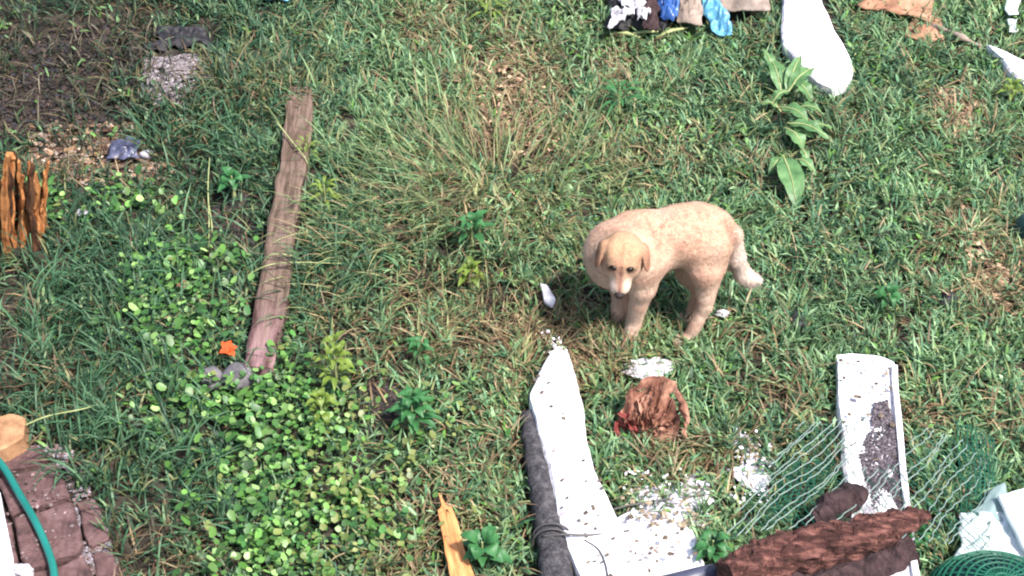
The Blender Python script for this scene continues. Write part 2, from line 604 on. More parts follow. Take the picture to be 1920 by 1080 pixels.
# ------------------------------------------------------------------ the dog
def build_dog():
    prims = []          # (kind, data, k, colour, colour-weight)
    CREAM = lin(184, 152, 130)
    PALE = lin(190, 164, 146)
    WHITE = lin(204, 186, 174)
    TAN = lin(176, 142, 112)
    RUST = lin(112, 74, 60)

    def cone(a, b, ra, rb, k=0.03, col=CREAM):
        prims.append(('c', np.array(a), np.array(b), ra, rb, k, col))

    def ell(c, r, R=None, k=0.03, col=CREAM):
        prims.append(('e', np.array(c), np.array(r), np.array(R) if R is not None else np.eye(3), k, col))

    yaw = math.radians(14)
    u = Vector((-math.cos(yaw), -math.sin(yaw), 0))           # towards the head
    lft = Vector((-u.y, u.x, 0))                               # its own left: towards the camera
    up = Vector((0, 0, 1))
    RB = np.array([u, lft, up]).T
    gz = 0.012
    pel = PY(1308, 441, -0.165)
    mid = PY(1268, 440, -0.185)
    che = PY(1198, 462, -0.215)
    bre = PY(1143, 489, -0.25)
    # trunk
    ell(pel, (0.115, 0.088, 0.102), RB, 0.045)
    ell(pel.lerp(mid, 0.5), (0.13, 0.088, 0.096), RB, 0.05)
    ell(mid + up * -0.004, (0.14, 0.104, 0.112), RB, 0.06)
    ell(che + up * -0.01, (0.135, 0.112, 0.138), RB, 0.06)
    ell(che + u * 0.0 + up * 0.06, (0.09, 0.07, 0.055), RB, 0.05)      # withers
    ell(bre, (0.088, 0.095, 0.110), RB, 0.06, PALE)
    ell(pel - u * 0.05 + up * 0.01, (0.065, 0.082, 0.088), RB, 0.05)
    # neck and head
    f = Vector((-0.09, -0.66, -0.745)).normalized()
    s = Vector((1, 0, 0.10))
    s = (s - f * s.dot(f)).normalized()
    t = f.cross(s).normalized()
    RH = np.array([f, s, t]).T
    hc = PY(1168, 476, -0.395)
    nk1 = PY(1158, 468, -0.245)
    cone(che + u * 0.02 + up * 0.03, nk1, 0.098, 0.092, 0.06)
    cone(nk1, hc - f * 0.01 - t * 0.04, 0.092, 0.066, 0.04)
    cone(bre + up * 0.05, hc - t * 0.07 - f * 0.01, 0.085, 0.06, 0.05, PALE)

    def H(a, b, c):
        return hc + f * a + s * b + t * c
    ell(H(-0.005, 0, 0), (0.072, 0.072, 0.058), RH, 0.03, TAN)          # skull
    ell(H(0.035, 0.0, 0.012), (0.045, 0.048, 0.042), RH, 0.02, TAN)     # forehead
    for q in (-1, 1):
        ell(H(0.03, q * 0.046, -0.022), (0.05, 0.03, 0.042), RH, 0.025, PALE)     # cheek
        ell(H(0.046, q * 0.031, 0.030), (0.016, 0.020, 0.013), RH, 0.012, TAN)  # brow
    cone(H(0.06, 0, -0.012), H(0.120, 0, -0.020), 0.043, 0.031, 0.025, PALE)      # muzzle
    cone(H(0.075, 0, 0.008), H(0.126, 0, -0.004), 0.020, 0.017, 0.015, TAN)    # bridge
    for q in (-1, 1):
        ell(H(0.110, q * 0.018, -0.022), (0.032, 0.022, 0.026), RH, 0.012, WHITE)  # flews
    cone(H(0.05, 0, -0.045), H(0.108, 0, -0.047), 0.028, 0.017, 0.015, PALE)      # lower jaw
    for q in (-1, 1):                                                          # ears hang by the cheeks
        e0 = H(-0.024, q * 0.070, 0.012)
        dn = (f * 0.80 + Vector((0, 0, -0.5)) + s * (q * 0.20)).normalized()
        nn = (s * q + t * 0.35).normalized()
        nn = (nn - dn * nn.dot(dn)).normalized()
        RE = np.array([dn, nn.cross(dn).normalized(), nn]).T
        ell(e0 + dn * 0.038 + nn * 0.010, (0.050, 0.030, 0.0095), RE, 0.004, RUST)
        ell(e0 + dn * 0.004, (0.024, 0.022, 0.015), RE, 0.016, TAN)
    ell(che + lft * 0.075 + up * 0.03 - u * 0.005, (0.05, 0.03, 0.085), RB, 0.025)
    ell(H(0.0, 0.036, 0.034), (0.034, 0.022, 0.02), RH, 0.02, TAN)
    ell(H(0.0, -0.036, 0.034), (0.034, 0.022, 0.02), RH, 0.02, TAN)
    # near (left) fore leg
    sh1 = PY(1203, 492, -0.30)
    fe1 = PZ(1197, 566, 0.20)
    fw1 = PZ(1188, 606, 0.095)
    ff1 = PZ(1176, 642, 0.02)
    el1 = PY(1204, 538, -0.315)
    ell(sh1, (0.085, 0.06, 0.105), RB, 0.05, CREAM)
    cone(sh1, el1, 0.070, 0.050, 0.04, PALE)
    el1b = el1
    cone(el1b, fw1, 0.045, 0.027, 0.02, PALE)
    cone(fw1, ff1, 0.027, 0.026, 0.015, PALE)

    def paw(p, d, sc=1.0):
        d = Vector(d).normalized()
        sd_ = Vector((-d.y, d.x, 0))
        Rp = np.array([d, sd_, up]).T
        ell(p + d * 0.018 * sc + up * -0.004, (0.042 * sc, 0.029 * sc, 0.022 * sc), Rp, 0.015, PALE)
        for q in (-1.5, -0.5, 0.5, 1.5):
            ell(p + d * (0.048 - 0.006 * abs(q)) * sc + sd_ * (q * 0.0145 * sc) - up * 0.006, (0.021 * sc, 0.0105 * sc, 0.018 * sc), Rp, 0.004, PALE)
    gdir = Vector((-0.75, -0.62, 0))
    paw(Vector((ff1.x, ff1.y, gz + 0.008)), gdir)
    # far (right) fore leg
    sh2 = PY(1168, 520, -0.17)
    ff2 = PZ(1160, 606, 0.03)
    fw2 = PZ(1163, 578, 0.10)
    cone(PY(1172, 500, -0.17), PY(1168, 530, -0.165), 0.07, 0.052, 0.04, CREAM)
    cone(PY(1168, 530, -0.165), fw2, 0.048, 0.032, 0.02, CREAM)
    cone(fw2, ff2, 0.031, 0.030, 0.015, CREAM)
    paw(Vector((ff2.x, ff2.y, gz + 0.008)), gdir)
    # near hind leg: thigh, knee, hock, foot
    hip1 = PY(1326, 462, -0.225)
    kn1 = PY(1322, 508, -0.265)
    hk1 = PZ(1322, 574, 0.165)
    hf1 = PZ(1292, 634, 0.02)
    ell(hip1 - up * 0.03, (0.082, 0.052, 0.11), RB, 0.04, CREAM)
    cone(hip1 - up * 0.02, kn1, 0.078, 0.052, 0.035, CREAM)
    cone(kn1, hk1, 0.050, 0.023, 0.03, PALE)
    cone(PY(1338, 498, -0.22), hk1, 0.045, 0.018, 0.03, PALE)
    cone(hk1, hf1, 0.025, 0.023, 0.012, PALE)
    paw(Vector((hf1.x, hf1.y, gz + 0.008)), (-0.92, -0.38, 0))
    # far hind leg
    hip2 = hip1 - lft * 0.15
    cone(hip2, PY(1293, 508, -0.12), 0.075, 0.052, 0.04, CREAM)
    hk2 = PZ(1312, 545, 0.165)
    hf2 = PZ(1296, 588, 0.03)
    cone(PY(1293, 508, -0.12), hk2, 0.050, 0.030, 0.03, CREAM)
    cone(hk2, hf2, 0.025, 0.023, 0.012, CREAM)
    paw(Vector((hf2.x, hf2.y, gz + 0.008)), (-0.92, -0.38, 0))
    # tail
    tp = [PY(1352, 414, -0.17), PY(1375, 440, -0.175), PY(1381, 484, -0.18), PY(1392, 513, -0.16), PY(1408, 525, -0.18), PY(1424, 526, -0.20)]
    tr = [0.036, 0.030, 0.030, 0.030, 0.025, 0.014]
    for i in range(5):
        cone(tp[i], tp[i + 1], tr[i], tr[i + 1], 0.02, CREAM if i == 0 else WHITE)

    # sample the field
    h = 0.005
    lo = np.array([1e9] * 3)
    hi = -lo
    for p in prims:
        if p[0] == 'c':
            for c, r in ((p[1], p[3]), (p[2], p[4])):
                lo = np.minimum(lo, c - r); hi = np.maximum(hi, c + r)
        else:
            m_ = p[2].max()
            lo = np.minimum(lo, p[1] - m_); hi = np.maximum(hi, p[1] + m_)
    lo -= 0.03
    hi += 0.03
    N = np.ceil((hi - lo) / h).astype(int) + 1
    D = np.full(N, 0.5, np.float32)
    CW = np.zeros(tuple(N), np.float32)
    CC = np.zeros(tuple(N) + (3,), np.float32)
    ax = [lo[i] + h * np.arange(N[i]) for i in range(3)]
    for p in prims:
        if p[0] == 'c':
            _, a, b, ra, rb, k, col = p
            l1 = np.minimum(a - ra, b - rb) - k - 0.03
            h1 = np.maximum(a + ra, b + rb) + k + 0.03
        else:
            _, c, r, R, k, col = p
            ex = np.sqrt(((R * r) ** 2).sum(1))
            l1 = c - ex - k - 0.03
            h1 = c + ex + k + 0.03
        i0 = np.maximum(0, ((l1 - lo) / h).astype(int))
        i1 = np.minimum(N, ((h1 - lo) / h).astype(int) + 2)
        sl_ = tuple(slice(i0[i], i1[i]) for i in range(3))
        X, Y, Z = np.meshgrid(*[ax[i][sl_[i]] for i in range(3)], indexing='ij')
        P = np.stack([X, Y, Z], -1)
        if p[0] == 'c':
            ab = b - a
            tt = np.clip(((P - a) @ ab) / (ab @ ab), 0, 1)
            q = P - a - tt[..., None] * ab
            d = np.sqrt((q * q).sum(-1)) - (ra + (rb - ra) * tt)
        else:
            q = (P - c) @ R
            k0 = np.sqrt(((q / r) ** 2).sum(-1)) + 1e-9
            k1 = np.sqrt(((q / (r * r)) ** 2).sum(-1)) + 1e-9
            d = k0 * (k0 - 1) / k1
        d = d.astype(np.float32)
        o = D[sl_]
        hh = np.maximum(k - np.abs(o - d), 0) / k
        D[sl_] = np.minimum(o, d) - hh * hh * k * 0.25
        wgt = np.exp(-np.clip(d, -0.05, 1) / 0.012).astype(np.float32)
        CW[sl_] += wgt
        CC[sl_] += wgt[..., None] * np.array(col, np.float32)
    # surface nets
    ins = D < 0
    cells = np.zeros(tuple(N - 1), bool)
    cnt = np.zeros(tuple(N - 1), np.int8)
    for dx in (0, 1):
        for dy in (0, 1):
            for dz in (0, 1):
                cnt += ins[dx:N[0] - 1 + dx, dy:N[1] - 1 + dy, dz:N[2] - 1 + dz]
    act = (cnt > 0) & (cnt < 8)
    idx = -np.ones(act.shape, np.int32)
    ci = np.argwhere(act)
    idx[act] = np.arange(len(ci))
    acc = np.zeros((len(ci), 3))
    nac = np.zeros(len(ci))
    corners = [(a, b, c) for a in (0, 1) for b in (0, 1) for c in (0, 1)]
    for i, a in enumerate(corners):
        for b in corners[i + 1:]:
            if sum(abs(a[q] - b[q]) for q in range(3)) != 1:
                continue
            va = D[ci[:, 0] + a[0], ci[:, 1] + a[1], ci[:, 2] + a[2]]
            vb = D[ci[:, 0] + b[0], ci[:, 1] + b[1], ci[:, 2] + b[2]]
            cr = (va < 0) != (vb < 0)
            tt = np.where(cr, va / np.where(cr, va - vb, 1), 0)
            pos = np.array(a) + tt[:, None] * (np.array(b) - np.array(a))
            acc += np.where(cr[:, None], pos, 0)
            nac += cr
    loc = acc / np.maximum(nac, 1)[:, None]
    V = lo + (ci + loc) * h
    quads = []
    for axis in range(3):
        s0 = [slice(1, N[i] - 1) for i in range(3)]
        s0[axis] = slice(0, N[axis] - 1)
        s1 = list(s0)
        s1[axis] = slice(1, N[axis])
        A = ins[tuple(s0)]
        B = ins[tuple(s1)]
        for sign in (0, 1):
            e = np.argwhere((A & ~B) if sign == 0 else (~A & B))
            if not len(e):
                continue
            base = e.copy()
            for i in range(3):
                if i != axis:
                    base[:, i] += 1
            o1, o2 = [(1, 2), (2, 0), (0, 1)][axis]
            def at(d1, d2):
                q = base.copy()
                q[:, o1] -= d1
                q[:, o2] -= d2
                return idx[q[:, 0], q[:, 1], q[:, 2]]
            qd = np.stack([at(1, 1), at(0, 1), at(0, 0), at(1, 0)], 1)
            if sign == 1:
                qd = qd[:, ::-1]
            quads.append(qd)
    quads = np.concatenate(quads)
    quads = quads[(quads >= 0).all(1)]
    # smooth a little
    for it in range(2):
        S = np.zeros_like(V)
        C = np.zeros(len(V))
        for a in range(4):
            b = (a + 1) % 4
            np.add.at(S, quads[:, a], V[quads[:, b]])
            np.add.at(C, quads[:, a], 1)
        V = V * 0.5 + 0.5 * S / np.maximum(C, 1)[:, None]
    tint = CC[ci[:, 0], ci[:, 1], ci[:, 2]] / np.maximum(CW[ci[:, 0], ci[:, 1], ci[:, 2]], 1e-9)[:, None]
    # normals
    e1 = V[quads[:, 2]] - V[quads[:, 0]]
    e2 = V[quads[:, 3]] - V[quads[:, 1]]
    fn = np.cross(e1, e2)
    Nn = np.zeros_like(V)
    for a in range(4):
        np.add.at(Nn, quads[:, a], fn)
    Nn /= np.linalg.norm(Nn, axis=1)[:, None] + 1e-12
    # coat markings and creases darkened in the tint: a darker stripe down the muzzle, parted fur over the back, a crease round the shoulder
    Hq = (V - np.array(hc)) @ RH
    def blend(w, c):
        nonlocal tint
        w = np.clip(w, 0, 1)[:, None]
        tint = tint * (1 - w) + w * np.array(c)
    nrm = np.array([mnoise.noise(Vector(v * 60)) for v in V])
    blend(np.exp(-((Hq[:, 1]) / 0.009) ** 2) * (Hq[:, 0] > 0.045) * (Hq[:, 2] > -0.03) * (np.abs(Hq[:, 1]) < .03) * 0.9 * (Hq[:, 0] < 0.18), lin(78, 52, 48))
    blend(np.exp(-((Hq[:, 1]) / 0.006) ** 2) * (Hq[:, 0] > -0.04) * (Hq[:, 0] <= 0.045) * (Hq[:, 2] > 0.0) * 0.4 * (np.abs(Hq[:, 1]) < .03), lin(132, 84, 60))  # forehead furrow, its shade put into the tint
    vx, vy = proj(V)
    def line(p, q, wd, col, st, near=True):
        p, q = np.array(p, float), np.array(q, float)
        d = q - p
        tt = np.clip(((vx - p[0]) * d[0] + (vy - p[1]) * d[1]) / (d @ d), 0, 1)
        dist = np.hypot(vx - p[0] - tt * d[0], vy - p[1] - tt * d[1])
        facing = (Nn @ (-FWD)) > 0
        body = (V[:, 1] > -0.33) | (vx > 1240)
        blend(np.exp(-(dist / (wd * 1.25)) ** 2) * st * 0.75 * np.clip(0.65 + nrm, 0.2, 1) * facing * body, col)
    SC = lin(112, 70, 58)
    for pts, wd, st in (([(1243, 396), (1240, 425), (1235, 455), (1226, 488)], 3.0, 0.8), ([(1214, 412), (1224, 436), (1228, 452)], 3, 0.55),
                        ([(1281, 393), (1288, 408)], 3.5, 0.5), ([(1304, 396), (1312, 408)], 3.5, 0.35),
                        ([(1356, 414), (1366, 430), (1371, 456)], 3.2, 0.65), ([(1325, 400), (1318, 412)], 3, 0.3), ([(1315, 520), (1326, 552)], 2.2, 0.4)):
        for a, b in zip(pts[:-1], pts[1:]):
            line(a, b, wd, SC, st)
    n2 = np.array([mnoise.noise(Vector(v * 17)) for v in V])
    n3 = np.array([mnoise.noise(Vector(v * 9 + 4)) for v in V])
    blend(0.30 * np.clip(nrm * 1.6, 0, 1), lin(158, 112, 92))
    blend(0.45 * np.clip(n2 * 1.8, 0, 1), lin(170, 126, 108))
    headm = (np.linalg.norm(Hq, axis=1) < 0.17)
    blend(0.40 * np.clip(n3 * 1.8, 0, 1) * ~headm, lin(204, 182, 166))
    V += Nn * ((0.0035 * n2 + 0.0018 * nrm) * np.where(headm, 0.35, 1.0))[:, None]
    blend(np.exp(-((np.abs(Hq[:, 1]) - 0.024) / 0.010) ** 2) * (Hq[:, 0] > 0.066) * (Hq[:, 0] < 0.17) * (Hq[:, 2] < 0.02) * (Hq[:, 2] > -0.06) * 0.5, lin(206, 190, 180))
    for q in (-1, 1):            # dark rims round the eyes and rusty fur plus painted crease shade behind the ears
        blend(np.exp(-(((Hq[:, 0] - 0.056) / 0.011) ** 2 + ((Hq[:, 1] - q * 0.034) / 0.019) ** 2)) * 0.85 * (Hq[:, 2] > 0), lin(60, 38, 32))
        blend(np.exp(-(((Hq[:, 0] - 0.02) / 0.05) ** 2 + ((Hq[:, 1] - q * 0.082) / 0.012) ** 2)) * 0.5 * (Hq[:, 2] < 0.02) * (Hq[:, 2] > -0.06), RUST)
    root = empty('dog', (float(hf1.x), float(hf1.y), 0.0))
    tag(root, 'cream and tan short-haired dog standing in the grass with its head turned and lowered', 'dog')
    L = np.array(root.location)
    body = np_mesh('body', V - L, None, 'fur', tint=tint, quads=quads, parent=root, smooth=True)
    # short coat
    ar = np.linalg.norm(fn, axis=1)
    nh = 80000
    fi = RNG.choice(len(quads), nh, p=ar / ar.sum())
    ww = RNG.dirichlet((1, 1, 1, 1), nh)
    P = (V[quads[fi]] * ww[..., None]).sum(1)
    Nh = Nn[quads[fi, 0]]
    Hp = (P - np.array(hc)) @ RH
    flow = np.tile(np.array(-u) * 0.9 + np.array([0, 0, -0.6]), (nh, 1))
    onhead = (np.linalg.norm(Hp, axis=1) < 0.15) & (P[:, 1] < -0.3)
    flow[onhead] = -np.array(f)
    low = P[:, 2] < 0.32
    flow[low] = np.array([0.1, 0, -1.0])
    flow += RNG.normal(0, 0.35, (nh, 3))
    flow -= Nh * (flow * Nh).sum(1)[:, None]
    flow /= np.linalg.norm(flow, axis=1)[:, None] + 1e-9
    keep = ~((Hp[:, 0] > 0.115) & onhead)
    ln = RNG.uniform(0.006, 0.014, nh) * np.where(onhead, 0.55, 1.0)
    ontail = (P[:, 0] > tp[1].x - 0.03) & (P[:, 2] < 0.5)
    ln *= np.where(ontail, 1.5, 1)
    tipp = P + flow * ln[:, None] + Nh * (ln * RNG.uniform(0.12, 0.45, nh))[:, None]
    sdv = np.cross(flow, Nh)
    wd = 0.0009
    VV = np.stack([P - sdv * wd - Nh * 0.001, P + sdv * wd - Nh * 0.001, tipp], 1)[keep]
    tc = tint[quads[fi, 0]] * RNG.uniform(0.72, 1.2, nh)[:, None]
    tc = np.repeat(tc[keep], 3, axis=0)
    n = len(VV)
    np_mesh('coat', VV.reshape(-1, 3) - L, np.arange(3 * n).reshape(-1, 3), 'hair', tint=tc, parent=root)
    root.children[1]['kind'] = 'stuff'

    # eyes and nose sit on the surface of the head
    from mathutils.bvhtree import BVHTree
    bv = BVHTree.FromPolygons([Vector(v) for v in V], [tuple(int(i) for i in q) for q in quads])

    def onto(a, b):
        hit = bv.ray_cast(H(a, b, 0.2), -t)
        return hit[0], hit[1]
    for q in (-1, 1):
        p, nn = onto(0.055, q * 0.031)
        rr = 0.0125
        nn = (nn + t * 0.3 + f * 0.3).normalized()
        cc = p - nn * rr * 0.25
        Vv, Ff = [], []
        sx = (s - nn * s.dot(nn)).normalized()
        sy = nn.cross(sx)
        for i in range(7):
            ph = math.pi * i / 6
            for j in range(12):
                th = 2 * math.pi * j / 12
                Vv.append(cc + nn * (math.cos(ph) * rr * 0.8) + sx * (math.sin(ph) * math.cos(th) * rr * 1.25) + sy * (math.sin(ph) * math.sin(th) * rr * 0.85))
        for i in range(6):
            for j in range(12):
                Ff.append((i * 12 + j, (i + 1) * 12 + j, (i + 1) * 12 + (j + 1) % 12, i * 12 + (j + 1) % 12))
        obj('eye', sub(root, Vv), Ff, 'eye', root, True)
    nc = H(0.147, 0, -0.008)
    rock('nose', nc, (0.018, 0.021, 0.016), 'nose', 3.0, 0.12, 2, root)
    # mouth line
    mp = [H(0.168, q * 0.010 if abs(q) < 2 else 0, -0.034) for q in (-1, 0, 1)]
    global PAWS
    PAWS = [ff1, ff2, hf1, hf2]
    return root


dog = build_dog()


# ------------------------------------------------------------------ timbers, boards and stones
def gpoly(pts, dz=0.0):
    return [G(x, y, dz) for x, y in pts]


# long weathered beam on the left
bp = [G(486, 702, 0.045), G(512, 560, 0.045), G(531, 430, 0.05), G(553, 300, 0.055), G(566, 175, 0.0)]
beam = bar('wooden_beam', bp, 0.118, 0.085, 'beam', seg=30, rough=0.005, seed=2.0, taper=0.95)
foot(gpoly([(452, 715), (500, 722), (550, 500), (584, 262), (544, 262), (494, 500)]))
tag(beam, 'long weathered brown wooden beam lying in the grass, worn pink at its lower end', 'beam')

s1 = rock('stone', G(448, 706, 0.045), (0.066, 0.06, 0.048), 'stone', 1.0, 0.18, 3, flat=0.7)
tag(s1, 'larger smooth grey stone touching the lower end of the wooden beam', 'stone')
s2 = rock('stone', G(394, 710, 0.042), (0.056, 0.05, 0.040), 'stone', 4.0, 0.2, 3, flat=0.7)
tag(s2, 'smaller dull grey stone half sunk in round leaves, left of the larger stone', 'stone')
foot(gpoly([(365, 722), (475, 725), (475, 695), (365, 700)]))

# white plank in front of the dog, with the grey post on its left
pl = gpoly([(1040, 648), (1064, 656), (1084, 715), (1098, 790), (1112, 868), (1152, 955), (1190, 1040), (1210, 1100), (1092, 1100), (1068, 1035), (1046, 975), (1028, 880), (1008, 800), (992, 738), (1012, 690)], 0.085)
plank = slab('white_plank', pl, 0.075, 'white', wob=0.004, n=90, seed=1.0)
tag(plank, 'long white painted plank running from below the dog to the bottom edge', 'plank')
foot(gpoly([(1045, 668), (1066, 676), (1086, 740), (1105, 810), (1118, 890), (1160, 980), (1215, 1110), (1092, 1110), (1066, 1040), (1030, 900), (1000, 770)]))
gp = [G(1046, 1110, 0.05), G(1038, 1030, 0.05), G(1018, 930, 0.045), G(1003, 850, 0.04), G(992, 780, 0.03)]
V, F = tube(smoothpath(gp, 26), [0.062 - 0.0011 * i + 0.004 * nz3((i, 0, 0), 0.8) for i in range(26)], 14)
V = [v + Vector((nz3(v, 26), nz3(v, 26, 3), nz3(v, 26, 6))) * 0.009 for v in V]
post = obj('grey_post', V, F, 'greypost', None, True, loc=G(1020, 950))
tag(post, 'dark grey weathered round post lying along the left edge of the white plank', 'post')
foot(gpoly([(975, 780), (1010, 780), (1075, 1110), (1010, 1110)]))

sh = slab('white_sheet', gpoly([(1148, 972), (1182, 950), (1225, 972), (1275, 958), (1312, 1012), (1330, 1062), (1340, 1110), (1210, 1120), (1180, 1050)], 0.055), 0.03, 'white', wob=0.012, n=80, seed=7.0, edge=0.006)
tag(sh, 'wide broken white sheet spreading right from the foot of the long white plank', 'sheet')
foot(gpoly([(1150, 985), (1182, 968), (1275, 975), (1330, 1070), (1340, 1120), (1210, 1120)]))

# dark slate pipe at the bottom edge
V, F = tube([G(1235, 1098, 0.06), G(1300, 1082, 0.06), G(1352, 1070, 0.06)], 0.030, 14)
pp = obj('plastic_pipe', V, F, 'pipe', None, True, loc=G(1290, 1090))
tag(pp, 'dark slate blue pipe end at the bottom edge below the white sheet', 'pipe')

# wires tied round the grey post and trailing over the plank
def wire(name, pts, r, m, label, cat='wire', n=24, group=None):
    V, F = tube(smoothpath(pts, n), r, 5)
    o = obj(name, V, F, m, None, True, loc=Vector(pts[0]))
    tag(o, label, cat, group)
    return o
wire('wire', [G(1018, 1005, 0.10), G(1060, 1002, 0.112), G(1110, 1003, 0.092), G(1180, 995, 0.075)], 0.0045, 'darkwire', 'thick dark wire crossing from the grey post over the white plank')
lp = []
ctr = G(1036, 1012, 0.05)
for i in range(25):
    a = i / 12 * 2 * math.pi
    lp.append(ctr + Vector((math.cos(a) * 0.068, 0.012 * (i / 24 - 0.5) * 4 + 0.01 * math.sin(a), math.sin(a) * 0.066)))
wire('wire', lp, 0.004, 'darkwire', 'wire loop wound twice round the dark grey post', n=60)
wire('wire', [G(1118, 968, 0.092), G(1160, 952, 0.075), G(1200, 944, 0.065), G(1262, 934, 0.05)], 0.0035, 'darkwire', 'thin grey stalk lying over the top of the white sheet', 'stalk')
wire('wire', [G(1096, 1012, 0.092), G(1122, 1030, 0.092), G(1136, 1060, 0.092), G(1142, 1100, 0.092)], 0.003, 'darkwire', 'thin curved wire hanging down the white plank at the bottom edge')

# white board on the right
bd = gpoly([(1566, 662), (1600, 658), (1645, 664), (1678, 676), (1686, 740), (1692, 830), (1700, 930), (1722, 1110), (1612, 1110), (1600, 1010), (1588, 930), (1578, 830), (1572, 740)], 0.075)
board = slab('white_board', bd, 0.06, 'white', wob=0.003, n=90, seed=3.0)
tag(board, 'white board lying with grey grit down its middle, beside the wire netting', 'board')
foot(gpoly([(1562, 682), (1690, 690), (1730, 1120), (1606, 1120)]))
# raised lip along its right side
lip = bar('edge_strip', [G(1676, 690, 0.082), G(1685, 800, 0.082), G(1697, 930, 0.082), G(1718, 1090, 0.082)], 0.022, 0.03, 'white', seg=14, rough=0.002, seed=4)
lip.parent = board
lip.matrix_parent_inverse = board.matrix_basis.inverted()

# white board with a rounded end, top right
bt = gpoly([(1470, -60), (1525, -60), (1545, 10), (1570, 60), (1594, 108), (1600, 136), (1588, 154), (1562, 162), (1535, 152), (1508, 130), (1484, 96), (1470, 80), (1466, 50)], 0.085)
rb = slab('white_board', bt, 0.06, 'white', wob=0.003, n=80, seed=5.0)
tag(rb, 'white board with a rounded end poking down from the top edge beside the dock plant', 'board')
foot(gpoly([(1468, -60), (1540, -60), (1606, 160), (1580, 186), (1520, 170), (1470, 100)]))

bs = gpoly([(1850, 82), (1880, 92), (1912, 108), (1990, 140), (1990, 215), (1918, 152), (1895, 130)], 0.06)
rs = slab('white_board', bs, 0.045, 'white', wob=0.004, n=60, seed=6.0)
tag(rs, 'narrow white board fragment at the upper right edge, pointed at its inner end', 'board')
foot(gpoly([(1850, 95), (1990, 150), (1990, 230), (1890, 150)]))

# splintered orange stake at the bottom
stk = empty('wooden_stake', G(860, 1060))
stp = [G(882, 1120, 0.05), G(864, 1075, 0.05), G(848, 1010, 0.055), G(834, 955, 0.06)]
b_ = bar('plank', stp, 0.085, 0.03, 'orangewood', stk, seg=14, rough=0.003, seed=8, taper=0.62)
V, F = tube([G(843, 968, 0.05), G(832, 948, 0.06), G(823, 925, 0.065)], [0.016, 0.011, 0.002], 5)
obj('splinter', sub(stk, V), F, 'orangewood', stk)
V, F = tube([G(828, 962, 0.05), G(829, 945, 0.065)], [0.012, 0.002], 5)
obj('splinter', sub(stk, V), F, 'orangewood', stk)
tag(stk, 'split stake of fresh orange wood with a splintered tip at the bottom edge', 'stake')
foot(gpoly([(826, 960), (848, 955), (900, 1120), (850, 1120)]))

# rotten orange posts standing at the left edge
rp = empty('rotten_post', G(62, 470))
prs = random.Random(4)
def slats(root, x0, x1, n, y0, y1, top):
    for i in range(n):
        bx = x0 + (x1 - x0) * i / (n - 1) + prs.uniform(-4, 4)
        by = prs.uniform(y0, y1)
        b0 = G(bx, by, -0.03)
        tp_ = PY(bx + prs.uniform(-10, 6), top + prs.uniform(-14, 46) + 20 * (i % 2), b0.y + prs.uniform(-0.01, 0.05))
        m1 = b0.lerp(tp_, 0.5) + Vector((prs.uniform(-.012, .012), prs.uniform(-.012, .012), 0))
        bar('slat', [b0, m1, tp_], prs.uniform(0.028, 0.052), prs.uniform(0.016, 0.03), 'rustwood' if i % 3 else 'rustdark', root, seg=18, rough=0.008, seed=i * 3.1 + x0, taper=prs.uniform(0.35, 0.8))
slats(rp, 34, 88, 11, 440, 486, 290)
tag(rp, 'rotten orange-brown post of split upright slats by the left edge', 'post')
rp2 = empty('rotten_post', G(10, 480))
slats(rp2, -40, 24, 11, 455, 500, 275)
tag(rp2, 'frayed orange-brown post cut off by the left edge of the photo', 'post')
foot(gpoly([(-40, 490), (85, 490), (85, 455), (-40, 455)]))

# peach block, paved path, kerb, hose
pb = slab('wood_block', gpoly([(-40, 785), (22, 772), (46, 782), (44, 818), (10, 838), (-40, 850)], 0.10), 0.095, 'peach', wob=0.004, n=40, seed=2.2, edge=0.008)
tag(pb, 'peach coloured wooden block at the left edge above the paved path', 'block')
foot(gpoly([(-40, 800), (50, 800), (48, 850), (-40, 880)]))

path = empty('paved_path', G(60, 1000))
path['kind'] = 'structure'
path['label'] = 'strip of old red-brown pavers in the lower left corner'
pav = [[(-6, 895), (104, 868), (131, 930), (20, 962)], [(22, 972), (134, 938), (158, 1018), (150, 1036), (44, 1066)],
       [(46, 1076), (160, 1044), (190, 1110), (70, 1140)], [(-60, 912), (-12, 898), (14, 964), (-40, 980)], [(-40, 990), (16, 974), (38, 1070), (-20, 1088)],
       [(-16, 1098), (40, 1080), (64, 1142), (0, 1150)], [(2, 850), (70, 832), (100, 862), (-4, 886)], [(140, 940), (176, 930), (205, 1010), (166, 1024)], [(168, 1040), (208, 1026), (240, 1110), (196, 1116)]]
for i, q in enumerate(pav):
    R = gpoly(q, 0.045 - 0.018 * (i > 5) + 0.006 * math.sin(i * 2.1))
    o = slab('paver', R, 0.05, 'paver', wob=0.005, n=36, seed=i * 1.7, edge=0.007)
    o.parent = path
    o.matrix_parent_inverse = path.matrix_basis.inverted()
foot(gpoly([(-60, 880), (70, 838), (130, 900), (200, 1010), (240, 1120), (-60, 1150)]))
kb = bar('white_kerb', [G(-14, 940, 0.045), G(6, 1040, 0.05), G(16, 1120, 0.05)], 0.06, 0.09, 'kerb', seg=12, rough=0.003, seed=5)
tag(kb, 'white kerb strip along the left edge of the paved path', 'kerb')
wst = rock('stone', G(40, 1070, 0.06), (0.04, 0.022, 0.02), 'plaster', 8, 0.6, 3)
tag(wst, 'small white stone on the pavers at the bottom left corner', 'stone')
hp = [G(-60, 800, 0.09), G(-20, 846, 0.085), G(8, 878, 0.08), G(36, 926, 0.075), G(64, 974, 0.072), G(86, 1022, 0.072), G(100, 1066, 0.075), G(104, 1120, 0.08)]
V, F = tube(smoothpath(hp, 50), 0.0135, 12)
hs = obj('garden_hose', V, F, 'hose', None, True, loc=G(64, 974, 0.05))
tag(hs, 'teal green garden hose curving across the pavers in the lower left corner', 'hose')

